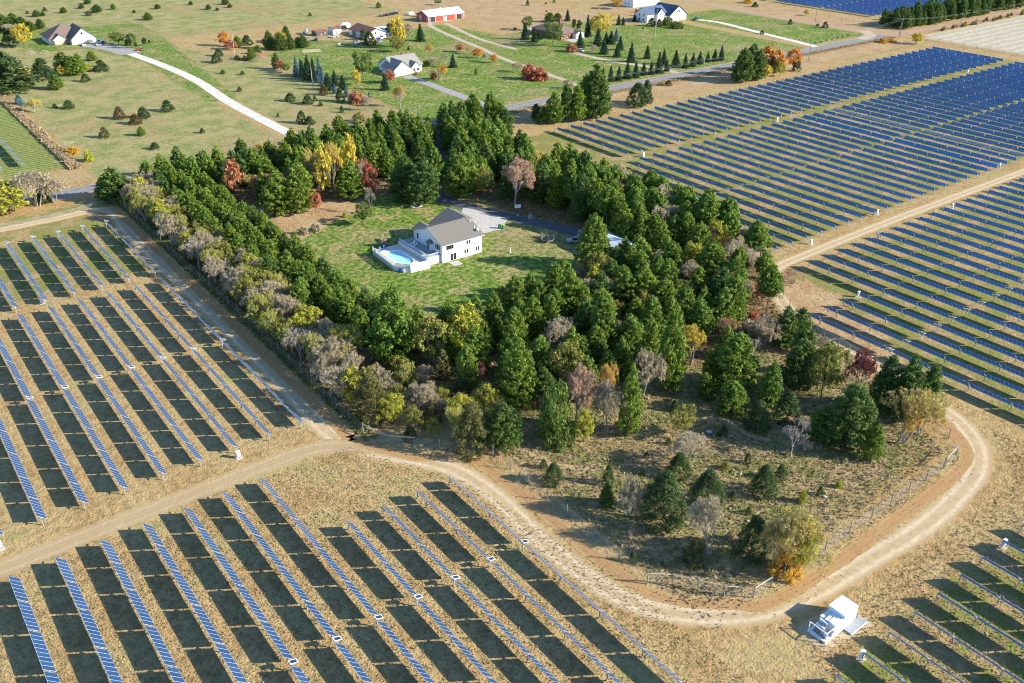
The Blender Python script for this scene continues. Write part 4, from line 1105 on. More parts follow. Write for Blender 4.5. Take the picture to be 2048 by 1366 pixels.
def tractor(px, py, rz, label, mat='red_gloss'):
    x, y = gp(px, py); t = thing('tractor', label, 'tractor', (x, y, 0), rz)
    part('bonnet', MB().box(.1, 1.7, -.35, .35, .8, 1.4), M[mat], t); part('seat', MB().box(-.9, -.4, -.3, .3, 1.0, 1.25), M['black'], t)
    part('canopy', MB().box(-1.1, .2, -.6, .6, 2.1, 2.2), M['silver'], t)
    for sx in (-1.0, .1):
        for sy in (-.5, .45): part('canopy_post', MB().box(sx, sx + .05, sy, sy + .05, 1.0, 2.098), M['steel_dark'], t)
    part('fender', MB().box(-1.2, -.3, -.85, -.5, 1.25, 1.35).box(-1.2, -.3, .5, .85, 1.25, 1.35), M[mat], t)
    part('bucket', MB().box(2.2, 2.7, -.8, .8, .1, .6), M[mat], t); part('loader_arm', MB().box(.8, 2.3, -.6, -.5, .6, .75).box(.8, 2.3, .5, .6, .6, .75), M[mat], t)
    for sy in (-.7, .7): wheel(t, -.75, sy, .36, 1.9); wheel(t, 1.25, sy, .36, 1.05)
tractor(282, 101, R(170), 'red tractor with loader on the lawn beside the top left drive')
for i, (px, py, c) in enumerate([(764, 33, 'silver'), (770, 32, 'red_gloss'), (776, 31, 'red_gloss'), (782, 30, 'steel_dark'), (787, 29, 'blue_dark'), (792, 28, 'blue_dark')]):
    tractor(px, py, R(100), ['silver', 'first red', 'second red', 'dark grey', 'first dark blue', 'second dark blue'][i] + ' machine in the row left of the red barn', c)
tractor(730, 90, R(30), 'orange machine under the conifer by the small house', 'orange')
for i, (px, py, c, s) in enumerate([(712, 86, 'steel_dark', 1.2), (716, 90, 'silver', 1), (722, 86, 'blue_dark', 1.1), (708, 90, 'silver', .8), (757, 84, 'blue', 1.6), (660, 72, 'steel_dark', .9), (676, 74, 'white', .8), (640, 70, 'orange', 1.0), (694, 56, 'wood', 1.1), (752, 80, 'orange', .8)]):
    x, y = gp(px, py); t = thing('junk_pile', ['dark scrap heap under the conifer', 'silver scrap heap at the lawn edge', 'dark blue scrap heap behind the silver one', 'small silver scrap heap left of the others', 'bright blue tarpaulin heap by the small house', 'dark scrap near the small white shed', 'white scrap in front of the small white shed', 'orange scrap beside the low dark shed', 'brown timber stack behind the small house', 'orange barrow by the blue heap'][i], 'scrap heap', (x, y, 0), R(i * 37))
    for q in range(4):
        a, b = random.uniform(-1, 1) * s, random.uniform(-1, 1) * s; w_ = random.uniform(.4, .9) * s
        part('scrap', MB().prism([(a - w_, b - w_ * .5), (a + w_ * .8, b - w_ * .7), (a + w_, b + w_ * .4), (a - w_ * .6, b + w_ * .7)], .003 * q, random.uniform(.4, 1.3) * s), M[c if q % 2 == 0 else random.choice(['steel_dark', 'silver', 'white'])], t)
# trampoline
x, y = gp(1095, 483); t = thing('trampoline', 'round black trampoline with safety net poles on the lawn beside the driveway', 'trampoline', (x, y, 0))
part('mat', MB().tube((0, 0, .88), (0, 0, .91), 1.75, n=24), M['black'], t); ring = MB()
for i in range(24):
    a, b = 2 * pi * i / 24, 2 * pi * (i + 1) / 24; ring.tube((1.9 * cos(a), 1.9 * sin(a), .92), (1.9 * cos(b), 1.9 * sin(b), .92), .07, n=6)
part('ring', ring, M['silver'], t)
for i in range(6):
    a = 2 * pi * i / 6; part('leg', MB().tube((1.9 * cos(a), 1.9 * sin(a), 0), (1.9 * cos(a), 1.9 * sin(a), .85), .04), M['silver'], t)
    part('net_pole', MB().tube((2.0 * cos(a), 2.0 * sin(a), .9), (2.0 * cos(a), 2.0 * sin(a), 2.7), .035), M['silver'], t)
net = MB()
for i in range(60):
    a = 2 * pi * i / 60; p_ = (1.98 * cos(a), 1.98 * sin(a)); net.quad((p_[0], p_[1], .95), (p_[0] - .02 * sin(a), p_[1] + .02 * cos(a), .95), (p_[0] - .02 * sin(a), p_[1] + .02 * cos(a), 2.6), (p_[0], p_[1], 2.6))
tag(part('net', net, M['steel_dark'], t), kind='stuff')
# basketball hoop
x, y = gp(1035, 431); t = thing('basketball_hoop', 'basketball hoop with white backboard beside the dark driveway', 'basketball hoop', (x, y, 0), R(-120))
part('base', MB().box(-.5, .5, -.4, .4, 0, .3), M['silver'], t); part('pole', MB().tube((0, 0, .3), (0, 0, 3.3), .06), M['steel_dark'], t)
bb = part('backboard', MB().box(.35, .4, -.9, .9, 2.6, 3.7), M['white'], t); rg = MB()
for i in range(12):
    a, b = 2 * pi * i / 12, 2 * pi * (i + 1) / 12; rg.tube((.7 + .23 * cos(a), .23 * sin(a), 2.95), (.7 + .23 * cos(b), .23 * sin(b), 2.95), .02, n=4)
part('rim', rg, M['orange'], t)
part('target_square', MB().box(.403, .41, -.3, .3, 3.0, 3.05).box(.403, .41, -.3, .3, 3.4, 3.45).box(.403, .41, -.3, -.25, 3.053, 3.397).box(.403, .41, .25, .3, 3.053, 3.397), M['black'], bb)
for (px, py, lid, lb) in [(999, 457, 'green_bin', 'green wheeled bin with green lid on the concrete apron'), (1006, 457, 'yellow', 'green wheeled bin with yellow lid on the concrete apron')]:
    x, y = gp(px, py); t = thing('wheeled_bin', lb, 'bin', (x, y, .035), R(20), None)
    part('body', MB().prism([(-.32, -.36), (.32, -.36), (.32, .36), (-.32, .36)], .06, 1.15), M['green_bin'], t); part('lid', MB().box(-.36, .36, -.42, .4, 1.153, 1.25), M[lid], t)
    for sx in (-.3, .3): part('wheel', MB().tube((sx - .04, .36, .12), (sx + .04, .36, .12), .12, n=10), M['black'], t)
for (px, py, lb, c, s) in [(1061, 437, 'pale blue utility box on the far side of the driveway', 'silver', 1.0), (1161, 470, 'pale blue cabinet at the pine edge near the truck', 'silver', 1.3), (1250, 402, 'green transformer box at the edge of the tall bare trunks', 'green_bin', .8)]:
    x, y = gp(px, py); t = thing('utility_cabinet', lb, 'utility box', (x, y, 0)); part('pad', MB().box(-.7 * s, .7 * s, -.5 * s, .5 * s, 0, .08), M['concrete'], t); part('cabinet', MB().box(-.55 * s, .55 * s, -.4 * s, .4 * s, .083, 1.15 * s), M[c], t); part('lid', MB().box(-.58 * s, .58 * s, -.43 * s, .43 * s, 1.153 * s, 1.2 * s), M[c], t)
# lawn ornaments, stones
def rock(mb, x, y, r, h):
    k = 7; a0 = random.uniform(0, 6); ring1 = [(x + r * random.uniform(.8, 1.1) * cos(a0 + 2 * pi * i / k), y + r * random.uniform(.8, 1.1) * sin(a0 + 2 * pi * i / k)) for i in range(k)]
    n0 = len(mb.v); mb.v += [(p[0], p[1], 0) for p in ring1] + [(x + (p[0] - x) * .75, y + (p[1] - y) * .75, h * random.uniform(.7, 1)) for p in ring1] + [(x, y, h * 1.1)]
    for i in range(k):
        j = (i + 1) % k; mb.f.append((n0 + i, n0 + j, n0 + k + j, n0 + k + i)); mb.m.append(0); mb.f.append((n0 + k + i, n0 + k + j, n0 + 2 * k)); mb.m.append(0)
x, y = gp(832, 412); t = thing('rock_garden', 'low pale rock mound with a blue basin on the lawn', 'rock garden', (x, y, 0))
part('mound', MB().prism([(2.6 * cos(a / 8 * pi * 2) * random.uniform(.85, 1.1), 1.6 * sin(a / 8 * pi * 2)) for a in range(8)], 0, .25), M['sandstone'], t)
for i in range(9):
    mb = MB(); rock(mb, random.uniform(-1.8, 1.8), random.uniform(-1, 1), random.uniform(.3, .55), random.uniform(.4, .8)); part('stone', mb, M['sandstone'], t)
part('basin', MB().tube((.6, -1.0, .26), (.6, -1.0, .5), .5, n=14), M['blue'], t)
x, y = gp(1020, 505); t = thing('garden_statue', 'small white garden ornament with flowers on the lawn right of the house', 'garden ornament', (x, y, 0))
part('pedestal', MB().tube((0, 0, 0), (0, 0, .7), .25, .18, 10), M['white'], t); part('figure', MB().tube((0, 0, .7), (0, 0, 1.2), .12, .2, 10).tube((0, 0, 1.2), (0, 0, 1.5), .16, .1, 10), M['white'], t)
x, y = gp(623, 102); t = thing('sand_pit', 'rectangular sandy garden bed with timber edges on the far lawn', 'garden bed', (x, y, 0), R(-20))
part('bed', MB().box(-5, 5, -3, 3, 0, .15), M['straw'], t)
for (a, b, c, d) in [(-5.2, 5.2, -3.2, -3.003), (-5.2, 5.2, 3.003, 3.2), (-5.2, -5.003, -3, 3), (5.003, 5.2, -3, 3)]: part('edge_board', MB().box(a, b, c, d, 0, .3), M['wood_pale'], t)
x, y = gp(678, 90); t = thing('picnic_table', 'white picnic table on the lawn below the junk yard', 'picnic table', (x, y, 0), R(25))
part('table_top', MB().box(-1, 1, -.4, .4, .72, .78), M['white'], t)
for sy in (-.8, .55): part('bench', MB().box(-1, 1, sy, sy + .25, .42, .47), M['white'], t)
for sx in (-.8, .7): part('leg', MB().box(sx, sx + .1, -.8, .8, .32, .4).box(sx, sx + .1, -.3, -.2, 0, .717).box(sx, sx + .1, .2, .3, 0, .717), M['white'], t)
for (px, py, w_, l_, lb) in [(1072, 62, 4.2, 2.6, 'blue above ground pool behind the green maple by the brick house')]:
    x, y = gp(px, py); t = thing('round_pool', lb, 'swimming pool', (x, y, 0))
    part('wall', MB().tube((0, 0, 0), (0, 0, 1.2), 3.6, n=24, cap=False), M['white'], t); part('water', MB().tube((0, 0, 1.0), (0, 0, 1.05), 3.55, n=24), M['water'], t)
x, y = gp(1003, 665); t = thing('small_tent', 'pale blue dome tent between the pines south of the lawn', 'tent', (x, y, 0))
dm = MB(); kk = 12
for i in range(kk):
    a, b = 2 * pi * i / kk, 2 * pi * (i + 1) / kk
    for (r0, z0_, r1, z1_) in [(2.2, 0, 2.0, 1.3), (2.0, 1.3, 1.2, 2.3), (1.2, 2.3, 0.02, 2.8)]:
        dm.quad((r0 * cos(a), r0 * sin(a), z0_), (r0 * cos(b), r0 * sin(b), z0_), (r1 * cos(b), r1 * sin(b), z1_), (r1 * cos(a), r1 * sin(a), z1_))
part('canopy', dm, paint('pale_blue_canvas', (0.28, 0.42, 0.50, 1), 0.6), t); part('door_flap', MB().box(-.5, .5, -2.26, -2.22, 0, 1.2), M['white'], t)
x, y = gp(1418, 866); t = thing('tyre_stack', 'dark round fire ring on the meadow beside a small ball shaped bush', 'fire ring', (x, y, 0)); part('ring', MB().tube((0, 0, 0), (0, 0, .35), .8, n=16), M['steel_dark'], t); part('ash', MB().tube((0, 0, .35), (0, 0, .36), .6, n=16), M['concrete'], t)
for (px, py, lb) in [(62, 110, 'dark round play ring on the top left lawn'), (90, 108, 'pale round play ring right of the darker one')]:
    x, y = gp(px, py); t = thing('play_ring', lb, 'climbing ring', (x, y, 0)); rr = MB()
    for i in range(14):
        a, b = pi * i / 14, pi * (i + 1) / 14; rr.tube((2 * cos(a), 0, 2 * sin(a)), (2 * cos(b), 0, 2 * sin(b)), .08, n=5); rr.tube((0, 2 * cos(a), 2 * sin(a)), (0, 2 * cos(b), 2 * sin(b)), .08, n=5)
    part('hoops', rr, M['galv'], t)

# ------------------------------------------------------------------ poles and wires
PT = {}
def pole(px, py, ty, label, arm=1, lamp=False, mat='pole_wood', key=None, rz=0.0):
    x, y = gp(px, py); h = height_of(px, py, ty)
    t = thing('utility_pole', label, 'utility pole', (x, y, 0), rz)
    part('shaft', MB().tube((0, 0, 0), (0, 0, h), .17, .11, 10), M[mat], t)
    if arm:
        a = part('crossarm', MB().box(-.06, .06, -1.15, 1.15, h - .75, h - .6), M['wood'], t); ins = MB()
        for yy in (-1.05, -.5, .5, 1.05): ins.tube((0, yy, h - .6), (0, yy, h - .38), .05, n=6)
        part('insulators', ins, M['silver'], a)
    if lamp: part('lamp_head', MB().box(-.2, .9, -.15, .15, h - .3, h - .1), M['silver'], t)
    if key: PT[key] = (x, y, h)
    return t
pole(1310, 78, 18, 'tall pale pole with transformer on the right lawn', 1, mat='bark_pale', key='a')
x, y = gp(1310, 78); t = thing('pole_transformer', 'grey pole transformer hanging on the right lawn pole', 'transformer', (x - .35, y, 6.4)); part('can', MB().tube((0, 0, 0), (0, 0, 1.0), .25, n=12), M['silver'], t); part('bushing', MB().tube((0, 0, 1.0), (0, 0, 1.25), .06), M['white'], t)
pole(626, 178, 132, 'pale pole standing among the blue spruces', 0, mat='bark_pale')
pole(838, 260, 210, 'dark pole at the driveway gap in the woods', 0, key='b')
pole(470, 112, 70, 'white pole beside the orange and red maples', 0, mat='bark_pale')
pole(1405, 157, 117, 'pole beside the road with the spruce row behind it', 0, mat='bark_pale', key='c')
pole(1474, 112, 75, 'pale pole left of the roadside pine group', 0, mat='bark_pale')
pole(1617, 121, 85, 'dark wooden pole by the road right of the orange trees', 1, key='d')
pole(1630, 45, 11, 'dark pole beside the dirt road near the far solar field', 1, key='e')
pole(1797, 76, 36, 'dark double pole at the road junction', 1, key='f')
pole(1800, 72, 40, 'thin pole behind the double pole at the junction', 0)
pole(1921, 47, 26, 'dark pole against the far pine row', 1, key='g')
pole(878, 165, 127, 'thin pole beside the orange tree by the grey roofed house', 0)
PT['r0'] = (270, 302.6, 10); PT['z0'] = (-60, 303, 10.5); PT['z1'] = (760, 309.5, 9)
def wire(keys, label, z=-.45):
    mb = MB(); o = PT[keys[0]]
    for dy in (-1.0, 1.0):
        for a, b in zip(keys, keys[1:]):
            A = Vector(PT[a]); B = Vector(PT[b]); pts = []
            for i in range(13):
                u = i / 12; p_ = A.lerp(B, u); p_.z += z - 4 * u * (1 - u) * (A - B).length * .012; p_.y += dy; pts.append(p_ - Vector((o[0], o[1], 0)))
            for p_, q_ in zip(pts, pts[1:]): mb.tube(p_, q_, .018, n=4, cap=False)
    t = thing('power_line', label, 'power line', (o[0], o[1], 0)); part('cable', mb, M['galv'], t)
wire(['z0', 'b', 'r0', 'c', 'd', 'f', 'g', 'z1'], 'pair of thin wires strung along the paved road')
wire(['e', 'f'], 'thin wires crossing the dirt road junction')

# ------------------------------------------------------------------ vegetation
def cloud(centres, radii, per, size, seed, elong=1.0, up=0.2, shell=0.5, flat=1.0):
    """leaves spread in clumps: returns vertices, faces, tint"""
    g = np.random.default_rng(seed)
    c = np.repeat(np.asarray(centres, float), per, 0); r = np.repeat(np.asarray(radii, float), per)
    N_ = len(c)
    u = g.normal(size=(N_, 3)); u /= np.linalg.norm(u, axis=1)[:, None] + 1e-9
    rad = r * (shell + (1 - shell) * g.random(N_))
    off = u * rad[:, None]; off[:, 2] *= flat
    p = c + off
    nrm = u * .8 + g.normal(size=(N_, 3)) * .55; nrm[:, 2] += up; nrm /= np.linalg.norm(nrm, axis=1)[:, None]
    a = np.cross(nrm, g.normal(size=(N_, 3))); a /= np.linalg.norm(a, axis=1)[:, None] + 1e-9
    b = np.cross(nrm, a)
    s = size * (.65 + .7 * g.random(N_)); a = a * (s * .5 * elong)[:, None]; b = b * (s * .5 / elong)[:, None]
    V = np.stack([p - a, p - b * .8, p + a, p + b * .8], 1).reshape(-1, 3)
    Fc = np.arange(N_ * 4).reshape(-1, 4)
    clump = np.repeat(g.random(len(centres)), per)
    tint = np.clip(.55 * clump + .45 * g.random(N_) , 0, 1)
    return V, Fc, np.repeat(tint, 4)
def leaf_mesh(name, parts_, mat):
    Vs = []; Fs = []; Ts = []; k = 0
    for V, Fc, T in parts_: Vs.append(V); Fs.append(Fc + k); Ts.append(T); k += len(V)
    V = np.concatenate(Vs).astype(np.float32); Fc = np.concatenate(Fs); T = np.concatenate(Ts).astype(np.float32)
    me = bpy.data.meshes.new(name)
    me.vertices.add(len(V)); me.vertices.foreach_set('co', V.ravel())
    me.loops.add(Fc.size); me.loops.foreach_set('vertex_index', Fc.ravel().astype(np.int32))
    me.polygons.add(len(Fc)); me.polygons.foreach_set('loop_start', np.arange(0, Fc.size, 4, dtype=np.int32))
    me.update(calc_edges=True)
    at = me.attributes.new('tint', 'FLOAT', 'POINT'); at.data.foreach_set('value', T)
    me.materials.append(mat)
    return me
def sticks(segs, mat, name='trunk', n_=4):
    mb = MB()
    for (a, b, r0, r1) in segs: mb.tube(a, b, r0, r1, 6 if r0 > .09 else (4 if r0 > .04 else 3), cap=False)
    return mb.mesh(name, mat)
def grow(seed, h, spread, levels=4, start=.22, forks=3, r=.16, up=.35, minr=.022, multi=1):
    """recursive branching; returns segments and tips"""
    g = random.Random(seed); segs = []; tips = []
    def rec(p, d, L, rad, lv):
        q = p + d * L; r1 = max(minr, rad * .72)
        mid = p + d * L * .5 + Vector((g.uniform(-1, 1), g.uniform(-1, 1), g.uniform(-.5, .5))) * L * .06
        segs.append((tuple(p), tuple(mid), rad, (rad + r1) / 2)); segs.append((tuple(mid), tuple(q), (rad + r1) / 2, r1))
        if lv >= levels - 1: tips.append((tuple(mid))); 
        if lv >= levels: tips.append(tuple(q)); return
        k = forks + (1 if g.random() < .4 else 0)
        for i in range(k):
            az = 2 * pi * (i + g.random() * .8) / k; tilt_ = g.uniform(.35, .85) * spread
            o = d.orthogonal().normalized(); o2 = d.cross(o)
            nd = (d * cos(tilt_) + (o * cos(az) + o2 * sin(az)) * sin(tilt_) + Vector((0, 0, up * .3))).normalized()
            rec(q, nd, L * g.uniform(.62, .85), r1 * .8, lv + 1)
    for m_ in range(multi):
        d0 = Vector((g.uniform(-.5, .5) * (multi > 1), g.uniform(-.5, .5) * (multi > 1), 1)).normalized()
        rec(Vector((g.uniform(-.3, .3) * (multi > 1), g.uniform(-.3, .3) * (multi > 1), 0)), d0, h * start, r, 0)
    zt = max(s_[1][2] for s_ in segs); f = h / zt
    segs = [tuple([tuple(c * f for c in s_[0]), tuple(c * f for c in s_[1]), s_[2], s_[3]]) for s_ in segs]
    tips = [tuple(c * f for c in t_) for t_ in tips]
    return segs, tips

BASEW = {'pine': 5.8, 'tallpine': 4.8, 'sapling': 4.6, 'spruce': 4.6, 'cedar': 6.9, 'maple': 8.4, 'oval': 6.2, 'poplar': 3.9, 'sparse': 7.5, 'bare': 8.0, 'brush': 8.5, 'thintree': 5.0, 'bush': 12.5}
PROTO = {}
def shape(kind, variant, lod):
    """returns list of (leaf parts) and trunk mesh, unit height 10 m"""
    sd_ = abs(hash((kind, variant))) % 1000 if False else (sum(ord(ch) for ch in kind) * 7 + variant * 31)
    g = random.Random(sd_); h = 10.0
    D = {-1: 2.3, 0: 1.15, 1: .5}[lod]      # leaves are fewer and larger on trees far away
    ls = {-1: .62, 0: .92, 1: 1.45}[lod]
    C = []; Rr = []; segs = []
    if kind in ('pine', 'tallpine', 'sapling'):
        R0 = {'pine': 3.35, 'tallpine': 2.5, 'sapling': 2.3}[kind]; zb = {'pine': .7, 'tallpine': 4.4, 'sapling': .5}[kind]
        nw = 11; lean = (g.uniform(-.35, .35), g.uniform(-.35, .35)); ex = g.uniform(.48, .66)
        lobes = [(g.uniform(0, 6.28), g.uniform(0, 1), g.uniform(-.22, .30)) for _ in range(6)]
        tops = [(0, 0, h - .25)] + [(g.uniform(-1.0, 1.0), g.uniform(-1.0, 1.0), h - g.uniform(.9, 1.9)) for _ in range(3)]
        for i in range(nw):
            t_ = (i + g.uniform(-.25, .25)) / (nw - .3); t_ = max(0, min(.97, t_)); z = zb + (h - .7 - zb) * t_
            rr = R0 * (max(.03, 1 - t_) ** ex) * min(1, .78 + t_ * 1.2)
            nb = 7 if t_ < .6 else 5
            a0 = g.uniform(0, 6)
            for b in range(nb):
                az = a0 + 2 * pi * b / nb + g.uniform(-.3, .3)
                lf = 1 + sum(m_ * math.exp(-(((az - l_ + pi) % (2 * pi) - pi) ** 2) * 1.2 - ((t_ - v_) * 3.5) ** 2) for l_, v_, m_ in lobes)
                L = rr * g.uniform(.75, 1.1) * lf
                for fr_ in (.4, .72, 1.0):
                    if L * fr_ < .35 and fr_ < 1: continue
                    zz = z + L * .17 * fr_ + (.2 if fr_ == 1 else 0)
                    for s_ in ((0,) if fr_ < .6 else (-.19, .17) if L > 1.3 else (0,)):
                        C.append((L * fr_ * cos(az + s_) + lean[0] * t_, L * fr_ * sin(az + s_) + lean[1] * t_, zz + g.uniform(-.25, .25))); Rr.append(g.uniform(.34, .56))
                segs.append(((lean[0] * t_, lean[1] * t_, z), (L * .9 * cos(az) + lean[0] * t_, L * .9 * sin(az) + lean[1] * t_, z + L * .15), .045, .02))
        for (tx, ty, tz) in tops: C.append((tx * .8 + lean[0], ty * .8 + lean[1], tz)); Rr.append(.38); C.append((tx * .7 + lean[0], ty * .7 + lean[1], tz - .55)); Rr.append(.5)
        segs = segs[::2]; segs.append(((0, 0, 0), (lean[0] * .5, lean[1] * .5, h * .5), .17, .11)); segs.append(((lean[0] * .5, lean[1] * .5, h * .5), (lean[0], lean[1], h - .5), .11, .03))
        parts_ = [cloud(C, Rr, int(17 * D), .40 * ls, sd_, 1.35, .45, .55, .75)]
        tm = M['bark']
    elif kind == 'spruce':
        nw = 17
        for i in range(nw):
            t_ = i / (nw - 1); z = .45 + (h - .75) * t_; rr = 2.15 * (1 - t_) ** .92 + .12; nb = max(4, int(11 * (1 - t_) + 3))
            for b in range(nb):
                az = 2 * pi * (b + g.uniform(-.3, .3)) / nb + i; L = rr * g.uniform(.85, 1.12)
                for fr_ in ((.55, .95) if L > .8 else (.9,)):
                    C.append((L * fr_ * cos(az), L * fr_ * sin(az), z - L * fr_ * .16 + g.uniform(-.1, .1))); Rr.append(g.uniform(.22, .36))
        segs.append(((0, 0, 0), (0, 0, h), .16, .03))
        parts_ = [cloud(C, Rr, int(15 * D), .30 * ls, sd_, 1.3, .3, .5, .7), cloud([(0, 0, z_ * .55 + .5) for z_ in range(0, 16)], [1.5 * (1 - z_ / 17) + .1 for z_ in range(0, 16)], int(26 * D), .5 * ls, sd_ + 1, 1, .2, .6, .5)]
        tm = M['bark']
    elif kind == 'cedar':
        for i in range(150):
            t_ = g.random() ** 1.1; z = .3 + 9.4 * t_; rr = 3.3 * (1 - t_) ** .62 * (.78 + .22 * min(1, t_ * 6)); az = g.uniform(0, 6.283); f_ = math.sqrt(g.uniform(.35, 1))
            C.append((rr * f_ * cos(az), rr * f_ * sin(az), z)); Rr.append(g.uniform(.42, .75))
        segs.append(((0, 0, 0), (0, 0, h * .8), .15, .04))
        parts_ = [cloud(C, Rr, int(28 * D), .36 * ls, sd_, 1.4, .5, .55, 1.15)]; tm = M['bark']
    elif kind in ('maple', 'oval', 'poplar'):
        W_, zc, zh = {'maple': (3.9, 6.0, 4.0), 'oval': (2.7, 5.9, 4.1), 'poplar': (1.5, 5.6, 4.4)}[kind]
        segs, tips = grow(sd_, 8.8, {'maple': .9, 'oval': .7, 'poplar': .45}[kind], 3, .22, 3, .17)
        nC = {'maple': 95, 'oval': 80, 'poplar': 60}[kind]
        lob = [(g.uniform(0, 6.28), g.uniform(-.6, .8), g.uniform(.15, .35)) for _ in range(7)]
        for i in range(nC):
            u_ = g.uniform(-1, 1); az = g.uniform(0, 6.283); s_ = math.sqrt(1 - u_ * u_)
            k_ = 1 + sum(a_ * math.exp(-(((az - l_ + pi) % (2 * pi) - pi) ** 2) * 1.5 - (u_ - v_) ** 2 * 4) for l_, v_, a_ in lob) - .12
            f_ = g.uniform(.55, 1.0) * k_
            C.append((W_ * s_ * f_ * cos(az), W_ * s_ * f_ * sin(az), zc + zh * u_ * f_ * (.9 if u_ > 0 else 1))); Rr.append(g.uniform(.5, .95) * (.75 if kind == 'poplar' else 1))
        parts_ = [cloud(C, Rr, int(34 * D), .40 * ls, sd_, 1.1, .3, .35)]; tm = M['bark']
    elif kind in ('sparse', 'bare', 'brush', 'thintree'):
        if kind == 'brush': segs, tips = grow(sd_, 9.6, 1.05, 4, .16, 3, .10, .5, .028, 4)
        elif kind == 'thintree': segs, tips = grow(sd_, 10, .5, 4, .42, 3, .15, .4, .03)
        elif kind == 'sparse': segs, tips = grow(sd_, 10, .82, 4, .13, 3, .12, .25, .026, 3)
        else: segs, tips = grow(sd_, 10, .85, 5, .16, 3, .15, .3, .024)
        tm = M['shrub_wood'] if kind != 'thintree' else M['bark_pale']
        if kind == 'bare': parts_ = [cloud(tips[::9], [.2] * len(tips[::9]), 1, .18, sd_)]
        else:
            tp_ = tips if len(tips) < 330 else g.sample(tips, 330)
            low = [tuple(s_[1]) for s_ in segs if 1.2 < s_[1][2] < 6.5 and s_[2] < .09]; tp_ = tp_ + (g.sample(low, min(60, len(low))) if kind != 'thintree' else [])
            per = {'sparse': 15, 'brush': 12, 'thintree': 9}[kind]
            parts_ = [cloud(tp_, [g.uniform(.35, .7) for _ in tp_], max(4, int(per * D)), .27 * ls, sd_, 1.2, .2, .2)]
        segs = [(a, b, r0 * (1 if lod < 1 else 1.3), r1 * (1 if lod < 1 else 1.3)) for a, b, r0, r1 in segs]
    elif kind == 'bush':
        for i in range(70):
            u_ = g.uniform(-.1, 1); az = g.uniform(0, 6.283); s_ = math.sqrt(max(0, 1 - u_ * u_)); f_ = g.uniform(.5, 1)
            C.append((5.6 * s_ * f_ * cos(az), 5.6 * s_ * f_ * sin(az), .4 + 8.6 * max(0, u_) * f_)); Rr.append(g.uniform(.9, 1.7))
        segs = [((g.uniform(-.5, .5), g.uniform(-.5, .5), 0), (g.uniform(-4, 4), g.uniform(-4, 4), 7), .2, .08) for _ in range(7)]
        parts_ = [cloud(C, Rr, int(34 * D), .75 * ls, sd_, 1.2, .3, .4)]; tm = M['bark']
    # bring every shape to exactly 10 m height and its nominal width
    allv = np.concatenate([q[0] for q in parts_]) if kind != 'bare' else np.array([s_[1] for s_ in segs])
    zt = np.percentile(allv[:, 2], 99.7); wd = 2 * np.percentile(np.hypot(allv[:, 0], allv[:, 1]), 96)
    fz, fw = 10.0 / zt, BASEW[kind] / wd
    parts_ = [(q[0] * np.array([fw, fw, fz]), q[1], q[2]) for q in parts_]
    segs = [((a[0] * fw, a[1] * fw, a[2] * fz), (b[0] * fw, b[1] * fw, b[2] * fz), r0, r1) for a, b, r0, r1 in segs]
    return parts_, sticks(segs, tm)
_cm = {}
def tree_meshes(kind, variant, lod, leaf):
    k = (kind, variant, lod)
    if k not in PROTO: PROTO[k] = shape(kind, variant, lod)
    kk = k + (leaf,)
    if kk not in _cm:
        base = [c for q, c in _cm.items() if q[:3] == k]
        if base:
            me = base[0][0].copy(); me.materials[0] = F[leaf]; _cm[kk] = (me, base[0][1])
        else: _cm[kk] = (leaf_mesh('crown', PROTO[k][0], F[leaf]), PROTO[k][1])
    return _cm[kk]
NAMES = {'pine': ('pine_tree', 'pine tree', 'pine'), 'tallpine': ('tall_pine_tree', 'pine tree', 'long-trunked pine'), 'sapling': ('pine_sapling', 'young pine', 'young pine'), 'spruce': ('spruce_tree', 'spruce tree', 'pointed spruce'),
         'cedar': ('cedar_tree', 'cedar tree', 'bushy cedar'), 'maple': ('broadleaf_tree', 'tree', 'round broadleaf tree'), 'oval': ('broadleaf_tree', 'tree', 'oval broadleaf tree'), 'poplar': ('poplar_tree', 'tree', 'slim poplar'),
         'sparse': ('broadleaf_tree', 'tree', 'thinly leaved tree'), 'bare': ('bare_tree', 'tree', 'leafless tree'), 'brush': ('tall_shrub', 'shrub', 'twiggy shrub'), 'thintree': ('birch_tree', 'tree', 'thin white-trunked tree'), 'bush': ('bush', 'bush', 'rounded bush')}
COLW = {'pyellow': 'pale yellow', 'pine': 'green', 'dpine': 'dark green', 'lpine': 'light green', 'spruce': 'deep green', 'bspruce': 'blue-green', 'cedar': 'olive', 'gcedar': 'dull green', 'brown': 'brownish', 'yellow': 'bright yellow', 'gold': 'golden', 'orange': 'orange', 'red': 'red', 'maroon': 'maroon', 'rust': 'rust brown', 'pink': 'faded pink', 'tan': 'tan', 'olive': 'olive', 'ygreen': 'yellow-green', 'green': 'green'}
MARKS = [('white house', 128, 199), ('pool deck', 112, 198), ('trampoline', 154.5, 187), ('white outbuilding', 164, 168), ('inverter station', 96, 47), ('top left house', 121, 585), ('grey-roofed house', 235, 402),
         ('junk yard', 262, 500), ('red barn', 336, 520), ('brick house', 361, 432), ('blue-roofed house', 450, 433), ('road junction', 526, 313), ('driveway gap', 186, 306), ('track fork', 183, 125), ('track bend', 153, 62),
         ('south fence corner', 86, 63), ('west fence corner', 66, 128), ('left field gate', 62, 343), ('pale gravel drive', 466, 365), ('white gravel road', 142, 380), ('west fence top', 66, 292), ('basketball hoop', 160, 209), ('middle fence bend', 80.6, 108), ('rock mound', 140, 232), ('red tractor', 147, 533), ('double pole', 520, 303), ('east end of the woods', 190, 150), ('roadside orange trees', 432, 286)]
TREES = []
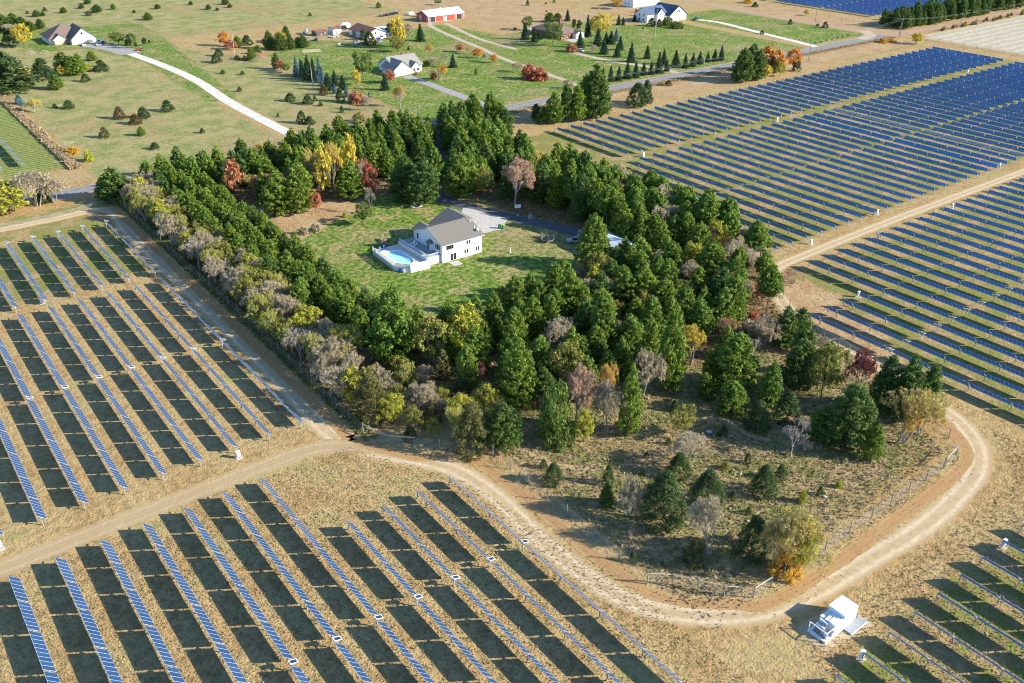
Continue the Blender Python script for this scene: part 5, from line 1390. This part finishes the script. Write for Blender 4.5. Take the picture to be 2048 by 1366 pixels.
def plant(kind, leaf, x, y, h, w=1.0, grp=None, lean=0):
    d = math.sqrt(x * x + y * y + 100 * 100)
    lod = -1 if d < 185 else (0 if d < 300 else 1)
    v = random.randrange({'pine': 6, 'cedar': 3, 'spruce': 3, 'maple': 3, 'oval': 3, 'bush': 2, 'sparse': 4, 'brush': 4}.get(kind, 2))
    cm, tm = tree_meshes(kind, v, lod, leaf)
    nm, cat, word = NAMES[kind]
    if h < 3.0 and kind in ('cedar', 'spruce'): word = 'small ' + word.replace('bushy ', '')
    t = link(nm, None, None, (x, y, 0), random.uniform(0, 6.28))
    s = h / 10.0
    t.scale = (s * w, s * w * random.uniform(.93, 1.07), s)
    if lean: t.rotation_euler = (lean, 0, 0)
    link('crown', cm, t); link('trunk', tm, t)
    t['category'] = cat
    TREES.append((t, COLW[leaf] if kind != 'bare' else 'grey', word, x, y, h, grp))
    return t
K = {'A': ('sparse', 'pyellow'), 'a': ('bush', 'pyellow'), 'P': ('pine', 'pine'), 'D': ('pine', 'dpine'), 'L': ('pine', 'lpine'), 'S': ('spruce', 'spruce'), 'B': ('spruce', 'bspruce'), 'C': ('cedar', 'cedar'), 'G': ('cedar', 'gcedar'), 'N': ('cedar', 'brown'),
     'Y': ('maple', 'yellow'), 'y': ('oval', 'yellow'), 'O': ('oval', 'orange'), 'o': ('maple', 'gold'), 'R': ('oval', 'red'), 'r': ('bush', 'red'), 'M': ('sparse', 'maroon'), 'U': ('sparse', 'rust'), 'K': ('sparse', 'pink'),
     'T': ('sparse', 'tan'), 't': ('brush', 'tan'), 'V': ('maple', 'olive'), 'v': ('bush', 'olive'), 'E': ('oval', 'ygreen'), 'e': ('bush', 'ygreen'), 'X': ('bare', 'tan'), 'g': ('maple', 'green'), 'q': ('bush', 'green'),
     'p': ('poplar', 'yellow'), 'Z': ('poplar', 'gcedar'), 'W': ('brush', 'pink'), 's': ('sapling', 'lpine'), 'n': ('sparse', 'yellow'), 'm': ('bush', 'gold'), 'F': ('sparse', 'gold'), 'I': ('bush', 'rust'), 'j': ('sapling', 'dpine'), 'h': ('sparse', 'ygreen'), 'J': ('thintree', 'tan'), 'w': ('bush', 'tan')}
# code, base x, base y, top y, width in photograph pixels (0: natural)
SOLO = """
D 1005 893 812 78|C 945 905 806 70|C 745 838 752 80|C 922 792 756 36|G 1107 966 926 38|G 1087 936 918 16|G 1216 968 930 24|j 1212 1010 962 30|T 1257 1032 950 66|G 1325 1040 945 96|G 1413 1006 942 66
G 1357 952 908 48|G 1293 915 904 12|T 1420 1108 1000 108|C 1387 1126 1078 46|G 1265 1124 1104 16|G 1503 1106 1034 70|A 1578 1138 1012 118|A 1545 1142 1050 80|m 1570 1146 1085 62|E 1598 1142 1040 60|G 1525 987 932 52|G 1560 958 930 28|e 1604 1004 978 18
G 1445 872 850 20|G 1495 926 906 14|X 1581 916 846 72|V 1362 868 812 56|t 1372 928 868 80|P 1460 826 764 62|G 1513 857 802 50|G 1572 842 784 52|P 1537 812 725 42|D 1690 893 772 100|L 1742 916 850 38
P 1636 875 815 50|A 1812 885 780 104|A 1838 868 785 66|F 1795 888 800 60|D 1805 838 716 62|D 1760 822 714 55|D 1850 828 735 50|M 1714 800 700 62|V 1642 795 692 76|D 1588 782 640 60|P 1468 778 668 88|P 1424 760 690 40|n 1383 728 652 66|T 1285 792 700 84
P 1335 778 622 62|P 1300 742 640 56|L 1256 868 730 48|t 1215 862 766 74|F 1210 818 726 44|K 1152 858 730 84|q 1112 882 766 50|M 1084 855 788 36|V 1130 778 682 76|E 1168 884 822 44|P 1036 812 682 76|L 936 782 690 44
M 968 778 722 36|E 930 708 612 80|V 862 732 634 74|P 786 722 575 92|P 838 700 610 56|C 886 752 700 44|t 1116 708 636 72|t 1226 694 642 60|T 1528 694 634 66|w 1495 672 640 50|P 1205 705 590 60|D 1168 690 600 60
g 726 449 406 44|e 690 434 424 10|X 742 428 376 24|w 768 493 472 20|w 608 468 452 20|w 632 462 446 24|R 632 424 380 27|R 472 396 320 38|R 742 396 326 40|y 652 398 285 36|y 704 372 268 34|n 668 385 282 40|n 622 372 296 40
n 638 378 300 40|U 724 372 318 34|U 520 398 350 26|P 556 428 344 58|P 600 424 326 60|P 702 398 320 56|D 845 406 320 72|D 808 398 312 66|K 1032 412 316 84|V 970 394 336 44|P 920 392 308 58|P 940 384 300 50|n 1078 368 300 40
P 1190 536 430 74|P 1246 540 475 42|P 1258 560 490 40|D 1165 440 350 50|E 1428 512 440 46|F 1444 528 462 30|t 1470 545 480 60|t 1490 560 500 50|I 1462 470 448 36|w 1478 520 480 44|R 1512 600 566 30|r 1508 640 620 26|E 1538 560 528 20
t 75 412 342 78|t 110 405 355 50|E 20 428 372 66|E -5 410 350 60|G 85 405 378 30|G 90 404 380 30|D 231 402 338 62|D 212 396 352 40
N 240 237 213 22|G 288 236 214 24|N 272 248 228 24|G 336 222 200 24|C 210 275 254 20|s 283 271 253 16|G 310 298 285 18|G 405 266 256 10|m 146 306 292 26|X 142 303 282 26|e 178 322 300 20
G 14 182 104 90|G -15 180 95 80|y 50 167 130 28|G 89 158 116 40|P 114 178 149 27|G 172 163 147 18|B 40 211 186 18|n 70 225 198 32|G 138 217 200 20|G 110 216 207 10|D 128 145 105 30|P 150 150 112 30|P 163 148 108 26|y 124 153 130 14|y 139 150 132 16|y 175 143 127 26|G 203 142 120 26|P 186 121 102 18
D 10 62 30 34|D 28 58 26 26|D 45 60 34 24|D 62 62 42 20|D 80 57 38 18|T 20 66 48 26|Y 50 94 48 34|G 20 92 60 25|D 74 33 20 18|D 175 8 -3 18|D 163 17 8 12|D 194 25 9 18|D 127 26 14 12|N 178 31 22 14|P 227 19 8 10|N 90 22 14 8|D 86 32 23 8|G 55 27 22 7
D 297 40 25 19|D 315 18 8 12|D 382 10 2 8|D 418 19 9 11|D 451 9 -4 14|D 460 15 7 12|D 435 21 15 7|D 268 26 20 8|g 238 90 64 32|g 263 92 66 20|Z 255 96 80 7|Z 262 97 72 7|Z 272 96 83 6|Z 290 91 75 9|Z 299 87 80 6
O 449 92 62 20|R 462 99 80 28|P 476 94 72 18|G 495 90 70 20|G 433 125 108 20|G 438 112 98 18|G 475 120 110 12|G 490 121 111 12|P 503 118 95 18|P 517 108 90 16|W 519 122 105 20|P 446 148 139 10|P 486 149 141 9|N 479 183 173 10
D 540 98 62 24|D 562 100 66 30|D 583 98 72 20|D 575 84 52 20|y 562 86 62 26|D 605 95 70 24|D 596 92 74 16|P 540 99 82 14|D 553 138 106 16|R 562 142 119 18|g 573 146 126 18
B 594 152 113 16|B 603 150 116 12|S 617 160 110 22|S 606 155 120 16|S 628 160 116 18|B 640 165 114 17|B 646 172 132 14|S 656 180 146 22|S 670 172 141 16|S 686 179 150 18|B 670 187 168 12|N 648 190 168 17|G 681 203 176 18|B 693 194 172 12|r 712 206 180 32|q 718 206 196 12|B 738 196 184 8
W 735 220 190 28|F 801 216 172 34|S 770 180 146 18|R 780 166 138 26|g 727 160 102 40|y 713 170 137 20|p 789 92 34 14|p 800 98 30 16|V 795 104 74 36|p 806 94 52 14|T 818 78 46 24|D 780 72 46 18|S 841 82 48 20|G 740 92 62 26|G 727 80 58 16|G 721 216 240 0
G 581 202 186 22|G 616 208 190 22|G 630 201 190 8|G 641 212 203 10|G 684 225 211 10|G 604 246 221 20|G 620 248 232 20|v 717 244 224 28|G 556 234 226 6|S 817 100 92 6
F 860 114 88 20|S 906 135 108 16|X 890 130 108 18|W 870 132 115 28|q 852 132 120 16|F 882 163 128 30|I 868 158 140 14|G 952 150 136 6|I 832 150 142 9|R 920 104 87 18|F 936 108 93 12|O 955 116 96 20|T 972 124 106 18|O 988 126 108 12
r 1058 158 128 32|r 1078 160 134 32|W 1034 144 124 26|W 1135 178 160 26|I 1090 160 144 14|g 1054 60 32 24|S 1050 79 44 18|S 1069 84 55 16|S 1078 78 62 16|g 1106 92 43 38|D 1100 44 25 20|D 1115 42 26 18|S 1135 42 18 12|Z 1148 60 38 9|Z 1158 62 40 10|S 1175 74 30 16|X 1170 50 26 28|Y 1200 72 28 52
S 1160 95 62 18|I 1143 103 85 25|S 1195 92 56 20|S 1208 108 78 18|B 1232 82 56 12|S 1222 88 62 18|S 1212 86 64 14|S 1240 100 72 16|S 1234 114 86 16|S 1262 124 84 18|S 1294 117 90 14|S 1327 128 98 14|W 1185 104 90 20|I 1030 60 54 8
S 1206 163 136 13|S 1221 163 131 14|S 1237 161 132 14|S 1254 157 124 18|S 1271 155 122 15|S 1287 150 125 14|S 1302 149 123 14|S 1317 146 104 18|S 1333 142 118 13|S 1351 132 100 18|S 1370 136 107 13|S 1385 133 105 14|S 1399 128 103 13|S 1415 124 105 12|S 1429 122 98 14|S 1442 121 91 13
G 1303 52 35 18|G 1318 53 38 14|q 1336 50 34 26|q 1354 56 42 26|S 1237 50 28 9|S 1246 50 34 8|S 1269 43 27 10|S 1279 42 31 9|G 1272 25 18 6|o 1235 18 -8 26|S 1286 58 54 4|G 1055 11 0 8|G 1092 8 4 5|G 1093 24 20 4|G 1108 5 -1 6
D 1192 236 130 54|P 1172 232 150 44|P 1152 242 170 36|D 1130 243 168 30|P 1110 247 184 34|P 1086 246 214 26|D 1072 240 208 22|P 1204 222 148 30|G 1275 212 166 46|G 1292 206 160 26|N 1337 171 160 14|v 1322 171 165 10
D 1482 164 98 44|D 1502 152 90 40|D 1512 160 100 34|O 1535 142 88 40|O 1556 145 104 28|O 1585 140 96 30|y 1530 158 128 26|E 1560 152 124 22|G 1592 142 116 18|G 1544 146 112 18|y 1832 88 64 24|G 1580 49 38 9|G 1650 56 43 12|G 1635 52 47 7|G 1524 68 60 9|E 1612 31 20 10|m 1765 85 77 26|m 1782 84 77 20|m 1495 6 -6 16|G 1510 14 4 12
G 1631 87 84 5|G 1642 85 82 5|G 1653 81 78 5|G 1664 79 76 5|G 1675 77 73 4|G 1685 75 71 4|G 1696 72 68 4|P 758 16 4 12|g 877 10 -4 16|N 620 32 25 8|G 668 8 6 4
"""
for ln in SOLO.strip().split('\n'):
    for it in ln.split('|'):
        a = it.split(); code = a[0]; bx, by, ty, w = map(float, a[1:])
        if ty >= by: continue
        kind, leaf = K[code]
        x, y = gp(bx, by); h = max(.5, height_of(bx, by, ty))
        if kind == 'maple' or kind == 'oval' or kind == 'sparse': h *= 1.0
        d = math.sqrt(x * x + y * y + CAM_H ** 2)
        wm = w / CAM_F * d if w else BASEW[kind] * h / 10
        plant(kind, leaf, x, y, h, max(.45, min(2.4, wm / (BASEW[kind] * h / 10))))
NSOLO = len(TREES)
# massed planting: belts and groves, filled tree by tree
occupied = [(t_[3], t_[4]) for t_ in TREES]
def near(x, y, r):
    return any((x - a) ** 2 + (y - b) ** 2 < r * r for a, b in occupied)
drv = np.array([(186.5, 310), (186.5, 294), (177, 276), (161, 262), (151, 250), (150, 238), (152, 224), (158, 208), (163, 196), (166.5, 184)])
def clear_of_drive(x, y, r=4.6):
    if 236 < y < 300: r = 2.6
    P_ = np.array([[x, y]])
    return min(seg_dist(P_, drv[i], drv[i + 1])[0] for i in range(len(drv) - 1)) > r
def area(poly, spacing, mix_, hr, wr=(.9, 1.1), grp=None, rows_=None, cond=None, minr=None):
    xs_ = [p[0] for p in poly]; ys_ = [p[1] for p in poly]; minr = minr or spacing * .62
    sx = rows_ or spacing
    x = min(xs_) + sx / 2; cnt = 0
    while x < max(xs_):
        y = min(ys_) + random.uniform(0, spacing)
        while y < max(ys_):
            X = x + random.uniform(-1, 1) * (.35 if rows_ else spacing * .35); Y = y + random.uniform(-1, 1) * spacing * .3
            y += spacing
            if poly_sdf(np.array([[X, Y]]), poly)[0] < 0: continue
            if near(X, Y, minr) or not clear_of_drive(X, Y): continue
            if cond and not cond(X, Y): continue
            code = random.choices([m_[0] for m_ in mix_], [m_[1] for m_ in mix_])[0]
            kind, leaf = K[code] if isinstance(code, str) else code
            hh = random.uniform(*hr) * (1 if kind in ('pine', 'tallpine', 'spruce') else .8)
            if kind in ('cedar', 'brush', 'bush', 'sapling'): hh *= .65
            plant(kind, leaf, X, Y, hh, random.uniform(*wr) * (.75 if kind in ('maple', 'bush') else 1), grp); occupied.append((X, Y)); cnt += 1
        x += sx
    return cnt
A = {}
A['wbelt'] = area([(77, 162), (92, 158), (92, 200), (90, 235), (92, 262), (84, 304), (74, 304), (76, 240)], 5.4, [('P', 6), ('D', 1), ('L', 2)], (8.8, 10.8), grp='pines of the west belt', rows_=5.4)
A['wshrub'] = area([(66.5, 296), (77, 296), (75, 250), (76, 170), (74, 142), (66, 140)], 3.5, [('T', 4.5), ('t', 2), ('h', 4), ('V', 3), ('C', 1), ('X', .6), ('E', 1.4), ('G', .6)], (8.6, 11.6), wr=(1.0, 1.35), minr=2.3, grp='mixed trees along the west fence')
A['sshrub'] = area([(68, 142), (74, 142), (82, 150), (90, 130), (86, 113), (80, 114), (70, 126)], 3.6, [('h', 3), ('v', 3), ('t', 2), ('C', 2), ('E', 1), ('V', 4), ('T', 2)], (6, 9.5), wr=(1.0, 1.35), minr=2.4, grp='shrubs in the west fence corner')
A['north'] = area([(72, 306), (72, 276), (100, 276), (118, 266), (140, 268), (156, 250), (166, 262), (182, 292), (186, 306)], 6.6, [('P', 5), ('D', 3), ('L', 1), ('n', .3)], (9.8, 12.4), grp='pines of the north belt')
A['northmix'] = area([(99, 278), (99, 263), (118, 254), (134, 258), (140, 268), (118, 268)], 4.8, [('P', 2), ('D', 2), ('n', 2), ('U', 1.4), ('T', 1), ('y', .8)], (8.5, 11), grp='mixed trees north of the yard')
A['ne'] = area([(157, 222), (163, 214), (176, 205), (196, 205), (196, 304), (190, 304), (172, 262), (160, 244)], 6.6, [('P', 5), ('L', 2.6), ('D', 2), ('V', .3)], (10.5, 13.2), grp='pines of the north east wood')
A['necorner'] = area([(196, 306), (232, 305), (224, 285), (197, 268)], 6.6, [('P', 2.5), ('D', 3.5)], (10.5, 13), grp='pines at the north east corner', cond=lambda X, Y: X < 216)
A['east'] = area([(171, 205), (172, 178), (182, 160), (196, 150), (196, 205)], 5.2, [(('tallpine', 'pine'), 4), (('tallpine', 'lpine'), 2), ('P', 2), (('thintree', 'tan'), 2.2), (('thintree', 'rust'), .8)], (12, 15), grp='tall thin trees of the east wood')
A['eaststrip'] = area([(188, 150), (196, 150), (195, 141), (180, 128), (170, 114), (166, 122), (180, 142)], 5.0, [(('tallpine', 'pine'), 4), (('tallpine', 'lpine'), 1.5), ('t', 1), ('E', .7), (('thintree', 'tan'), 1.4)], (10, 13.5), grp='tall trees of the east strip')
A['midwood'] = area([(152, 158), (158, 158), (172, 158), (180, 150), (170, 126), (150, 116), (128, 122), (126, 150), (140, 160)], 6.0, [('P', 5), ('L', 2.6), ('D', 1), ('V', 1.2), ('E', .5), ('T', .6)], (8.8, 12.0), wr=(1.0, 1.3), grp='pines of the south wood')
A['eastfill'] = area([(168, 180), (173, 176), (182, 158), (178, 152), (169, 158)], 4.8, [('P', 3), ('L', 1)], (10, 12.5), grp='pines behind the outbuilding')
A['southwood'] = area([(93, 150), (100, 160), (124, 158), (140, 160), (126, 150), (128, 122), (108, 112), (92, 122)], 6.0, [('P', 6), ('L', 1.6), ('V', 1), ('C', 1), ('t', 1), ('D', 1.5), ('E', .5), ('M', .3)], (7.6, 11.6), grp='mixed trees of the south wood')
A['clear'] = area([(108, 112), (128, 122), (150, 116), (150, 100), (128, 92), (110, 96)], 7.6, [('P', 3), ('L', .6), ('t', 1.4), ('G', 2), ('X', 1), ('U', 1), ('v', 1)], (4, 8.5), grp='scattered trees of the clearing')
A['eastedge'] = area([(150, 100), (166, 112), (172, 120), (166, 96), (156, 82), (148, 86)], 6.5, [('P', 3), ('D', 2), ('G', 1), ('t', 1)], (6.5, 10.5), grp='trees beside the east track')
A['meadow'] = area([(84, 100), (108, 96), (150, 96), (152, 66), (100, 62), (84, 72)], 6.2, [('G', 1.6), ('v', 2), ('w', 2), ('e', .8), ('t', 2.5), ('C', 1)], (1.3, 4.0), grp='small bushes on the meadow')
A['fence2'] = area([(546, 304), (640, 305), (760, 304), (760, 300), (546, 300)], 4.2, [('m', 2), ('v', 3), ('I', 1), ('w', 1)], (3.2, 5.2), grp='autumn shrubs in the far hedgerow', cond=lambda X, Y: in_view(X, Y, 10))
# the far roadside pines read as one mass
Vc = []; Fc_ = []; Tc = []; kk_ = 0; tmb = MB()
for X in np.arange(549, 705, 5.4):
    for Y in (318.5, 325, 331.5):
        X_, Y_ = X + random.uniform(-1.6, 1.6), Y + random.uniform(-1.6, 1.6)
        if not in_view(X_, Y_, 25) or random.random() < .12: continue
        V, Fq, T = shape('pine', random.randrange(6), 1)[0][0]
        s_ = random.uniform(.85, 1.25); an = random.uniform(0, 6.28); ca, sa = cos(an), sin(an)
        W_ = np.column_stack([(V[:, 0] * ca - V[:, 1] * sa) * s_ + X_, (V[:, 0] * sa + V[:, 1] * ca) * s_ + Y_, V[:, 2] * s_])
        Vc.append(W_); Fc_.append(Fq + kk_); Tc.append(T); kk_ += len(W_); tmb.tube((X_, Y_, 0), (X_, Y_, 8 * s_), .15, .06, 5, cap=False)
pr_ = tag(link('pine_row', leaf_mesh('pine_row', [(np.concatenate(Vc), np.concatenate(Fc_), np.concatenate(Tc))], F['dpine'])), 'dense dark pine row along the far dirt road at the top right', 'pine row', None, 'stuff')
print('areas', A, 'solo', NSOLO, 'total', len(TREES))
# labels: by look, then by the nearest landmark and rank from it
from collections import defaultdict
bucket = defaultdict(list)
for T_ in TREES:
    t_, cw, word, x, y, h, grp = T_
    m_ = min(MARKS, key=lambda q: (q[1] - x) ** 2 + (q[2] - y) ** 2)
    cxp = to_px(x, y)[0] - to_px(m_[1], m_[2])[0]; cyp = to_px(x, y)[1] - to_px(m_[1], m_[2])[1]
    side = ('right of' if cxp > 0 else 'left of') if abs(cxp) > abs(cyp) else ('below' if cyp > 0 else 'above')
    bucket[(cw, word, m_[0], side)].append((math.hypot(m_[1] - x, m_[2] - y), T_))
for (cw, word, mk, side), L_ in bucket.items():
    L_.sort(key=lambda q: q[0])
    for i, (dd, T_) in enumerate(L_):
        s_ = '' if len(L_) == 1 else (', nearest one' if i == 0 else ', %s nearest' % ordw(i + 1))
        T_[0]['label'] = '%s %s %s the %s%s' % (cw, word, side, mk, s_)
        T_[0]['group'] = T_[6] or ('%s %ss %s the %s' % (cw, word, side, mk))

# ------------------------------------------------------------------ ground vegetation (uncountable)
def tufts(name, poly, count, size, mat, seed, blades=4, cond=None):
    g = np.random.default_rng(seed); xs_ = [p[0] for p in poly]; ys_ = [p[1] for p in poly]
    Pp = np.column_stack([g.uniform(min(xs_), max(xs_), count), g.uniform(min(ys_), max(ys_), count)])
    Pp = Pp[poly_sdf(Pp, poly) > 0]
    if cond is not None: Pp = Pp[cond(Pp)]
    s = size * g.uniform(.5, 1.5, len(Pp))
    c = np.column_stack([Pp, s * .35])
    V, Fc, T = cloud(c, s * .55, blades, 1.0, seed, 1.3, .1, .2, .6)
    cc = V.reshape(-1, 4, 3); ce = cc.mean(1, keepdims=True); sc = np.repeat(s, blades)[:, None, None]
    V = (ce + (cc - ce) * sc * .8).reshape(-1, 3); V[:, 2] = np.maximum(V[:, 2], 0.02)
    o = link(name, leaf_mesh(name, [(V, Fc, T)], mat)); tag(o, kind='stuff'); return o
F['dry'] = foliage('dry_grass', (0.30, 0.21, 0.10), (0.50, 0.38, 0.21), (0.40, 0.30, 0.15))
F['weed'] = foliage('green_weeds', (0.10, 0.13, 0.03), (0.28, 0.27, 0.07), (0.20, 0.22, 0.06))
F['greyweed'] = foliage('grey_weeds', (0.26, 0.22, 0.16), (0.46, 0.40, 0.32), (0.36, 0.31, 0.24))
F['rustgrass'] = foliage('rusty_grass', (0.32, 0.17, 0.07), (0.52, 0.31, 0.13), (0.42, 0.25, 0.1))
MEAD = [(82, 62), (90, 60), (150, 61), (164, 84), (178, 116), (150, 118), (108, 116), (83, 132)]
tag(tufts('dry_grass', MEAD, 20000, .26, F['dry'], 3), 'dry tan grass tufts across the enclosed meadow', 'grass')
tag(tufts('green_weeds', MEAD, 11000, .28, F['weed'], 4), 'green weeds scattered over the enclosed meadow', 'weeds')
tag(tufts('grey_brush', MEAD, 1800, .36, F['greyweed'], 5, 6), 'grey dead weed clumps in the enclosed meadow', 'weeds')
tag(tufts('rusty_grass', [(60.5, 296), (63.8, 296), (63.8, 134), (80, 112), (79.5, 72), (90, 57.6), (148, 57.6), (160, 68), (163, 66), (150, 54), (90, 52), (76, 68), (76, 110), (60.5, 132)], 26000, .15, F['rustgrass'], 6, cond=lambda Q: (np.abs(Q[:, 0] - 62) < 2) | (Q[:, 1] < 130)), 'rusty orange grass along the outside of the deer fence', 'grass')
tag(tufts('dry_weeds', [(63.6, 130), (66.4, 130), (66.4, 298), (63.6, 298)], 3500, .42, F['weed'], 8, 5), 'rank weeds growing through the west fence', 'weeds')
tag(tufts('dry_weeds', [(80, 57), (150, 57), (158, 66), (160, 70), (150, 60), (92, 59.6), (82, 70), (81.6, 112), (79.6, 112), (79.4, 70)], 7000, .24, F['greyweed'], 9, 5), 'grey weeds growing along the south fence', 'weeds')
tag(tufts('tall_dry_grass', [(61, 338), (64.5, 338), (65, 560), (61, 560)], 9000, .9, F['dry'], 10, 5), 'tall dry grass strip along the left field fence', 'grass')
tag(tufts('field_grass', [(-6, 45), (78, 45), (78, 70), (72, 110), (60, 131), (-6, 131)], 30000, .19, F['dry'], 11, 3), 'short dry grass between the near solar rows', 'grass')
tag(tufts('field_weeds', [(-6, 30), (78, 45), (78, 70), (72, 110), (60, 131), (-6, 131)], 7000, .22, F['weed'], 12, 3), 'small green weeds between the near solar rows', 'weeds')
tag(tufts('field_grass', [(74, 20), (170, 20), (165, 60), (152, 48), (90, 48)], 20000, .22, F['dry'], 13, 3), 'short dry grass around the inverter station', 'grass')
tag(tufts('undergrowth', [(66, 300), (196, 300), (196, 150), (170, 114), (150, 112), (92, 122), (66, 140)], 26000, .5, F['weed'], 14, 4, cond=lambda Q: poly_sdf(Q, ZONES['lawn'][0]) < -1), 'low green undergrowth beneath the woods', 'undergrowth')
tag(tufts('leaf_litter', [(66, 300), (196, 300), (196, 150), (170, 114), (150, 112), (92, 122), (66, 140)], 22000, .3, F['rustgrass'], 15, 3, cond=lambda Q: poly_sdf(Q, ZONES['lawn'][0]) < -1), 'rusty fallen leaves beneath the woods', 'leaf litter')
tag(tufts('road_verge_grass', [(66, 304.5), (520, 304.5), (520, 309), (66, 309)], 9000, .5, F['dry'], 16, 3), 'dry verge grass along the paved road', 'grass')
mb = MB()
for i in range(26):
    x, y = random.uniform(84, 152), random.uniform(62, 100); rock(mb, x, y, random.uniform(.15, .4), random.uniform(.12, .3))
tag(part('scattered_stones', mb, M['sandstone'], None), 'pale stones scattered in the meadow grass', 'stones', None, 'stuff')
print('objects', len(bpy.data.objects), 'polys', sum(len(m.polygons) for m in bpy.data.meshes))
